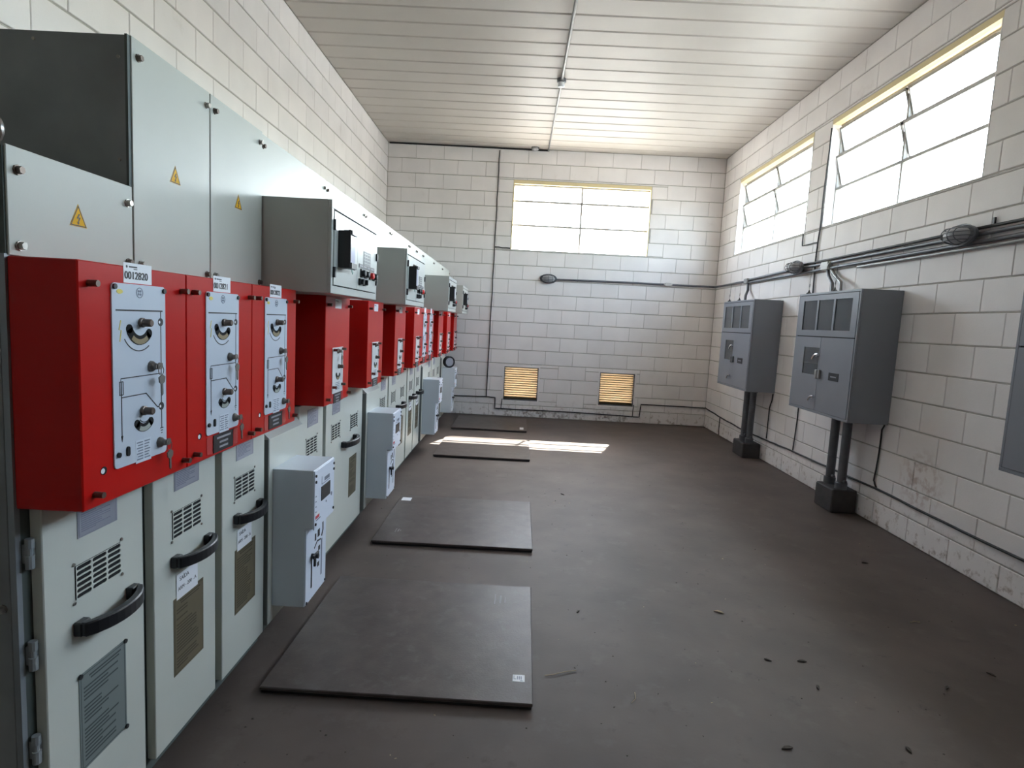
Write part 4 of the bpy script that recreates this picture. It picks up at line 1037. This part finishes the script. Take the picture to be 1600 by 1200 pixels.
def wig(pts, amp, seed, k=6):
    rn = random.Random(seed); out = []
    for a, b in zip(pts, pts[1:]):
        a, b = Vector(a), Vector(b)
        for i in range(k):
            p = a.lerp(b, i / k); out.append(p + Vector((rn.uniform(-amp, amp), 0, rn.uniform(-amp, amp))) if i else p)
    out.append(Vector(pts[-1])); return out
pipe_run('cable', wig([(-0.426, YF - 0.009, 3.80), (-0.434, YF - 0.009, 2.46), (-0.45, YF - 0.009, 0.28)], 0.004, 1, 10), 0.007, cable, 'black cable running down the far wall beside the window', 'cable', n=6)
pipe_run('cable', wig([(-0.43, YF - 0.009, 2.455), (-0.21, YF - 0.009, 2.447)], 0.003, 2, 4), 0.008, cable, 'short black cable branch to lower corner of far window', 'cable', n=6)
pipe_run('cable', wig([(-0.95, YF - 0.009, 0.268), (-0.45, YF - 0.009, 0.279), (-0.322, YF - 0.009, 0.270), (-0.319, YF - 0.009, 0.11), (-0.226, YF - 0.009, 0.111), (0.87, YF - 0.009, 0.111), (1.72, YF - 0.009, 0.094), (1.822, YF - 0.009, 0.092), (1.835, YF - 0.009, 0.282), (2.70, YF - 0.009, 0.28), (XR - 0.012, YF - 0.012, 0.276)], 0.002, 3, 4),
         0.008, cable, 'black cable stepping along the foot of the far wall', 'cable', n=6)
pipe_run('cable', [(-0.226, YF - 0.009, 0.118), (-0.222, YF - 0.009, 0.2), (-0.216, YF - 0.009, 0.26)], 0.006, cable, 'short black cable up to the louvre vent nearer switchgear', 'cable', n=6)
pipe_run('cable', [(1.722, YF - 0.009, 0.10), (1.724, YF - 0.009, 0.18), (1.728, YF - 0.009, 0.27)], 0.006, cable, 'short black cable up to the louvre vent nearer right wall', 'cable', n=6)
def wigy(pts, amp, seed, k=4):
    rn = random.Random(seed); out = []
    for a, b in zip(pts, pts[1:]):
        a, b = Vector(a), Vector(b)
        for i in range(k):
            p = a.lerp(b, i / k); out.append(p + Vector((0, rn.uniform(-amp, amp), rn.uniform(-amp, amp))) if i else p)
    out.append(Vector(pts[-1])); return out
xw = XR - 0.010
pipe_run('cable', wigy([(xw, YF - 0.03, 0.285), (xw, 7.96, 0.253), (xw, 7.14, 0.230), (xw, 6.445, 0.243), (xw, 5.817, 0.258), (xw, 5.065, 0.267), (xw, 4.435, 0.276), (xw, 3.56, 0.262), (xw, 2.3, 0.262)], 0.003, 4, 6),
         0.009, cable, 'long black cable running low along the right wall', 'cable', n=6)
def vcable(pts, seed, label, r=0.006): pipe_run('cable', wigy(pts, 0.003, seed), r, cable, label, 'cable', n=6)
vcable([(xw, 6.39, 0.765), (xw, 6.40, 0.70), (xw, 6.446, 0.6), (xw, 6.45, 0.26)], 5, 'black cable hanging from the near side of the farther grey panel')
vcable([(xw, 5.785, 0.76), (xw, 5.79, 0.55), (xw, 5.815, 0.27)], 6, 'black vertical cable on right wall between the two grey panels')
vcable([(xw, 4.42, 0.77), (xw, 4.445, 0.73), (xw, 4.45, 0.5), (xw, 4.47, 0.33), (xw, 4.43, 0.285)], 7, 'black cable hanging from the near side of the nearer uncut panel')
vcable([(xw, 7.97, 0.245), (xw, 7.975, 0.10), (xw, 7.96, 0.01)], 8, 'short black cable dropping to the floor near the far corner')
vcable([(xw, 5.705, 3.33), (xw, 5.71, 3.08), (xw, 5.726, 2.83), (xw, 5.728, 2.42), (xw, 5.747, 2.29), (xw, 5.754, 2.13), (xw, 5.74, 1.80), (xw, 5.785, 0.76)], 9, 'black cable beside the nearer right window down to the floor cable', 0.007)
vcable([(xw, 6.064, 2.42), (xw, 6.058, 2.305), (xw, 5.752, 2.296)], 10, 'L-shaped black cable between the two right windows', 0.006)
# nail heads and a clip on the wall near the closest lamp
single('wall_clip', MB().box(XR - 0.012, XR, 3.62, 3.634, 2.12, 2.165), blk, 'small black clip beside the nearest bulkhead lamp', 'clip')

# ------------------------------------------------------------------ litter on the floor
def leaf(x, y, s, rot, m, label):
    mb = MB(); pts = [(-s, 0), (-0.3 * s, 0.32 * s), (0.5 * s, 0.26 * s), (s, 0), (0.4 * s, -0.3 * s), (-0.4 * s, -0.25 * s)]
    c, si = math.cos(rot), math.sin(rot)
    top = [(x + a * c - b * si, y + a * si + b * c, 0.004 + abs(b) * 0.5) for a, b in pts]; bot = [(p[0], p[1], p[2] - 0.0035) for p in top]
    n = len(pts); ctr = (x, y, 0.003); 
    mb.add(top + bot, [tuple(range(n)), tuple(range(n, 2 * n))[::-1]] + [(i, n + i, n + (i + 1) % n, (i + 1) % n) for i in range(n)])
    return single('dry_leaf', mb, m, label, 'leaf', 'litter on the floor')
leaf(1.072, 2.839, 0.026, -0.5, leafm, 'pale dry leaf bit in the middle of the floor')
for i, (x, y, s, l) in enumerate([(1.295, 2.43, 0.020, 'dark leaf bit right of the nearest mat, beside a thin stem'), (1.271, 2.244, 0.017, 'dark leaf bit closest below the pale leaf bit'),
        (1.146, 2.425, 0.015, 'small dark leaf bit left of the stemmed one'), (1.825, 2.296, 0.014, 'small dark leaf bit at right, left of the rightmost one'),
        (2.095, 2.41, 0.018, 'rightmost dark leaf bit on the floor'), (0.985, 1.881, 0.022, 'dark leaf bit at the bottom of the photo, middle'),
        (1.415, 1.907, 0.018, 'dark leaf bit at the bottom right of the photo'), (2.25, 3.61, 0.018, 'dark leaf bit near the right wall foot'),
        (0.356, 2.763, 0.014, 'dark leaf bit just right of nearest mat\'s far corner'), (0.42, 4.75, 0.02, 'dark leaf bit right of the second mat')]):
    leaf(x, y, s, i * 1.3, leafd, l)
single('straw', MB().tube([(0.17, 2.215, 0.004), (0.21, 2.225, 0.006), (0.26, 2.25, 0.005), (0.30, 2.262, 0.004)], 0.0018, 5), leafm, 'pale straw on the floor right of the nearest mat', 'straw')
single('straw', MB().tube([(0.49, 2.075, 0.004), (0.51, 2.10, 0.005), (0.515, 2.14, 0.004)], 0.0014, 5), leafm, 'short curved straw farther right of the nearest mat', 'straw')
single('straw', MB().tube([(2.03, 2.84, 0.004), (2.06, 2.853, 0.005), (2.085, 2.85, 0.004)], 0.0022, 5), leafm, 'short pale straw toward the right wall', 'straw')

# crumbs of dirt too small to pick apart
rc = random.Random(21); cr = MB()
for i in range(420):
    x = rc.uniform(-0.95, 2.70); yy = 1.2 + 6.9 * rc.random() ** 1.5
    if -0.92 < x < 0.20 and any(a < yy < b for a, b in ((1.95, 3.0), (3.42, 4.46), (5.78, 6.82), (7.34, 8.36))): continue
    if x > 2.5 and (4.6 < yy < 5.0 or 6.5 < yy < 6.95): continue
    sz = rc.uniform(0.0018, 0.0055); a = rc.uniform(0, PI); st = rc.uniform(0.35, 1.0)
    c, si = math.cos(a), math.sin(a)
    q = [(x + (p * c - r_ * st * si) * sz, yy + (p * si + r_ * st * c) * sz) for p, r_ in ((-1, -.6), (.7, -1), (1, .5), (-.5, 1))]
    cr.add([(u, v, 0.0003) for u, v in q] + [(x, yy, sz * 0.7)], [(0, 1, 4), (1, 2, 4), (2, 3, 4), (3, 0, 4), (3, 2, 1, 0)], 1 if rc.random() < 0.22 else 0)
o = single('floor_crumbs', cr, [leafd, leafm], 'tiny dark crumbs of dirt scattered all over the floor', 'dirt', base=(0, 0, 0))
o['kind'] = 'stuff'
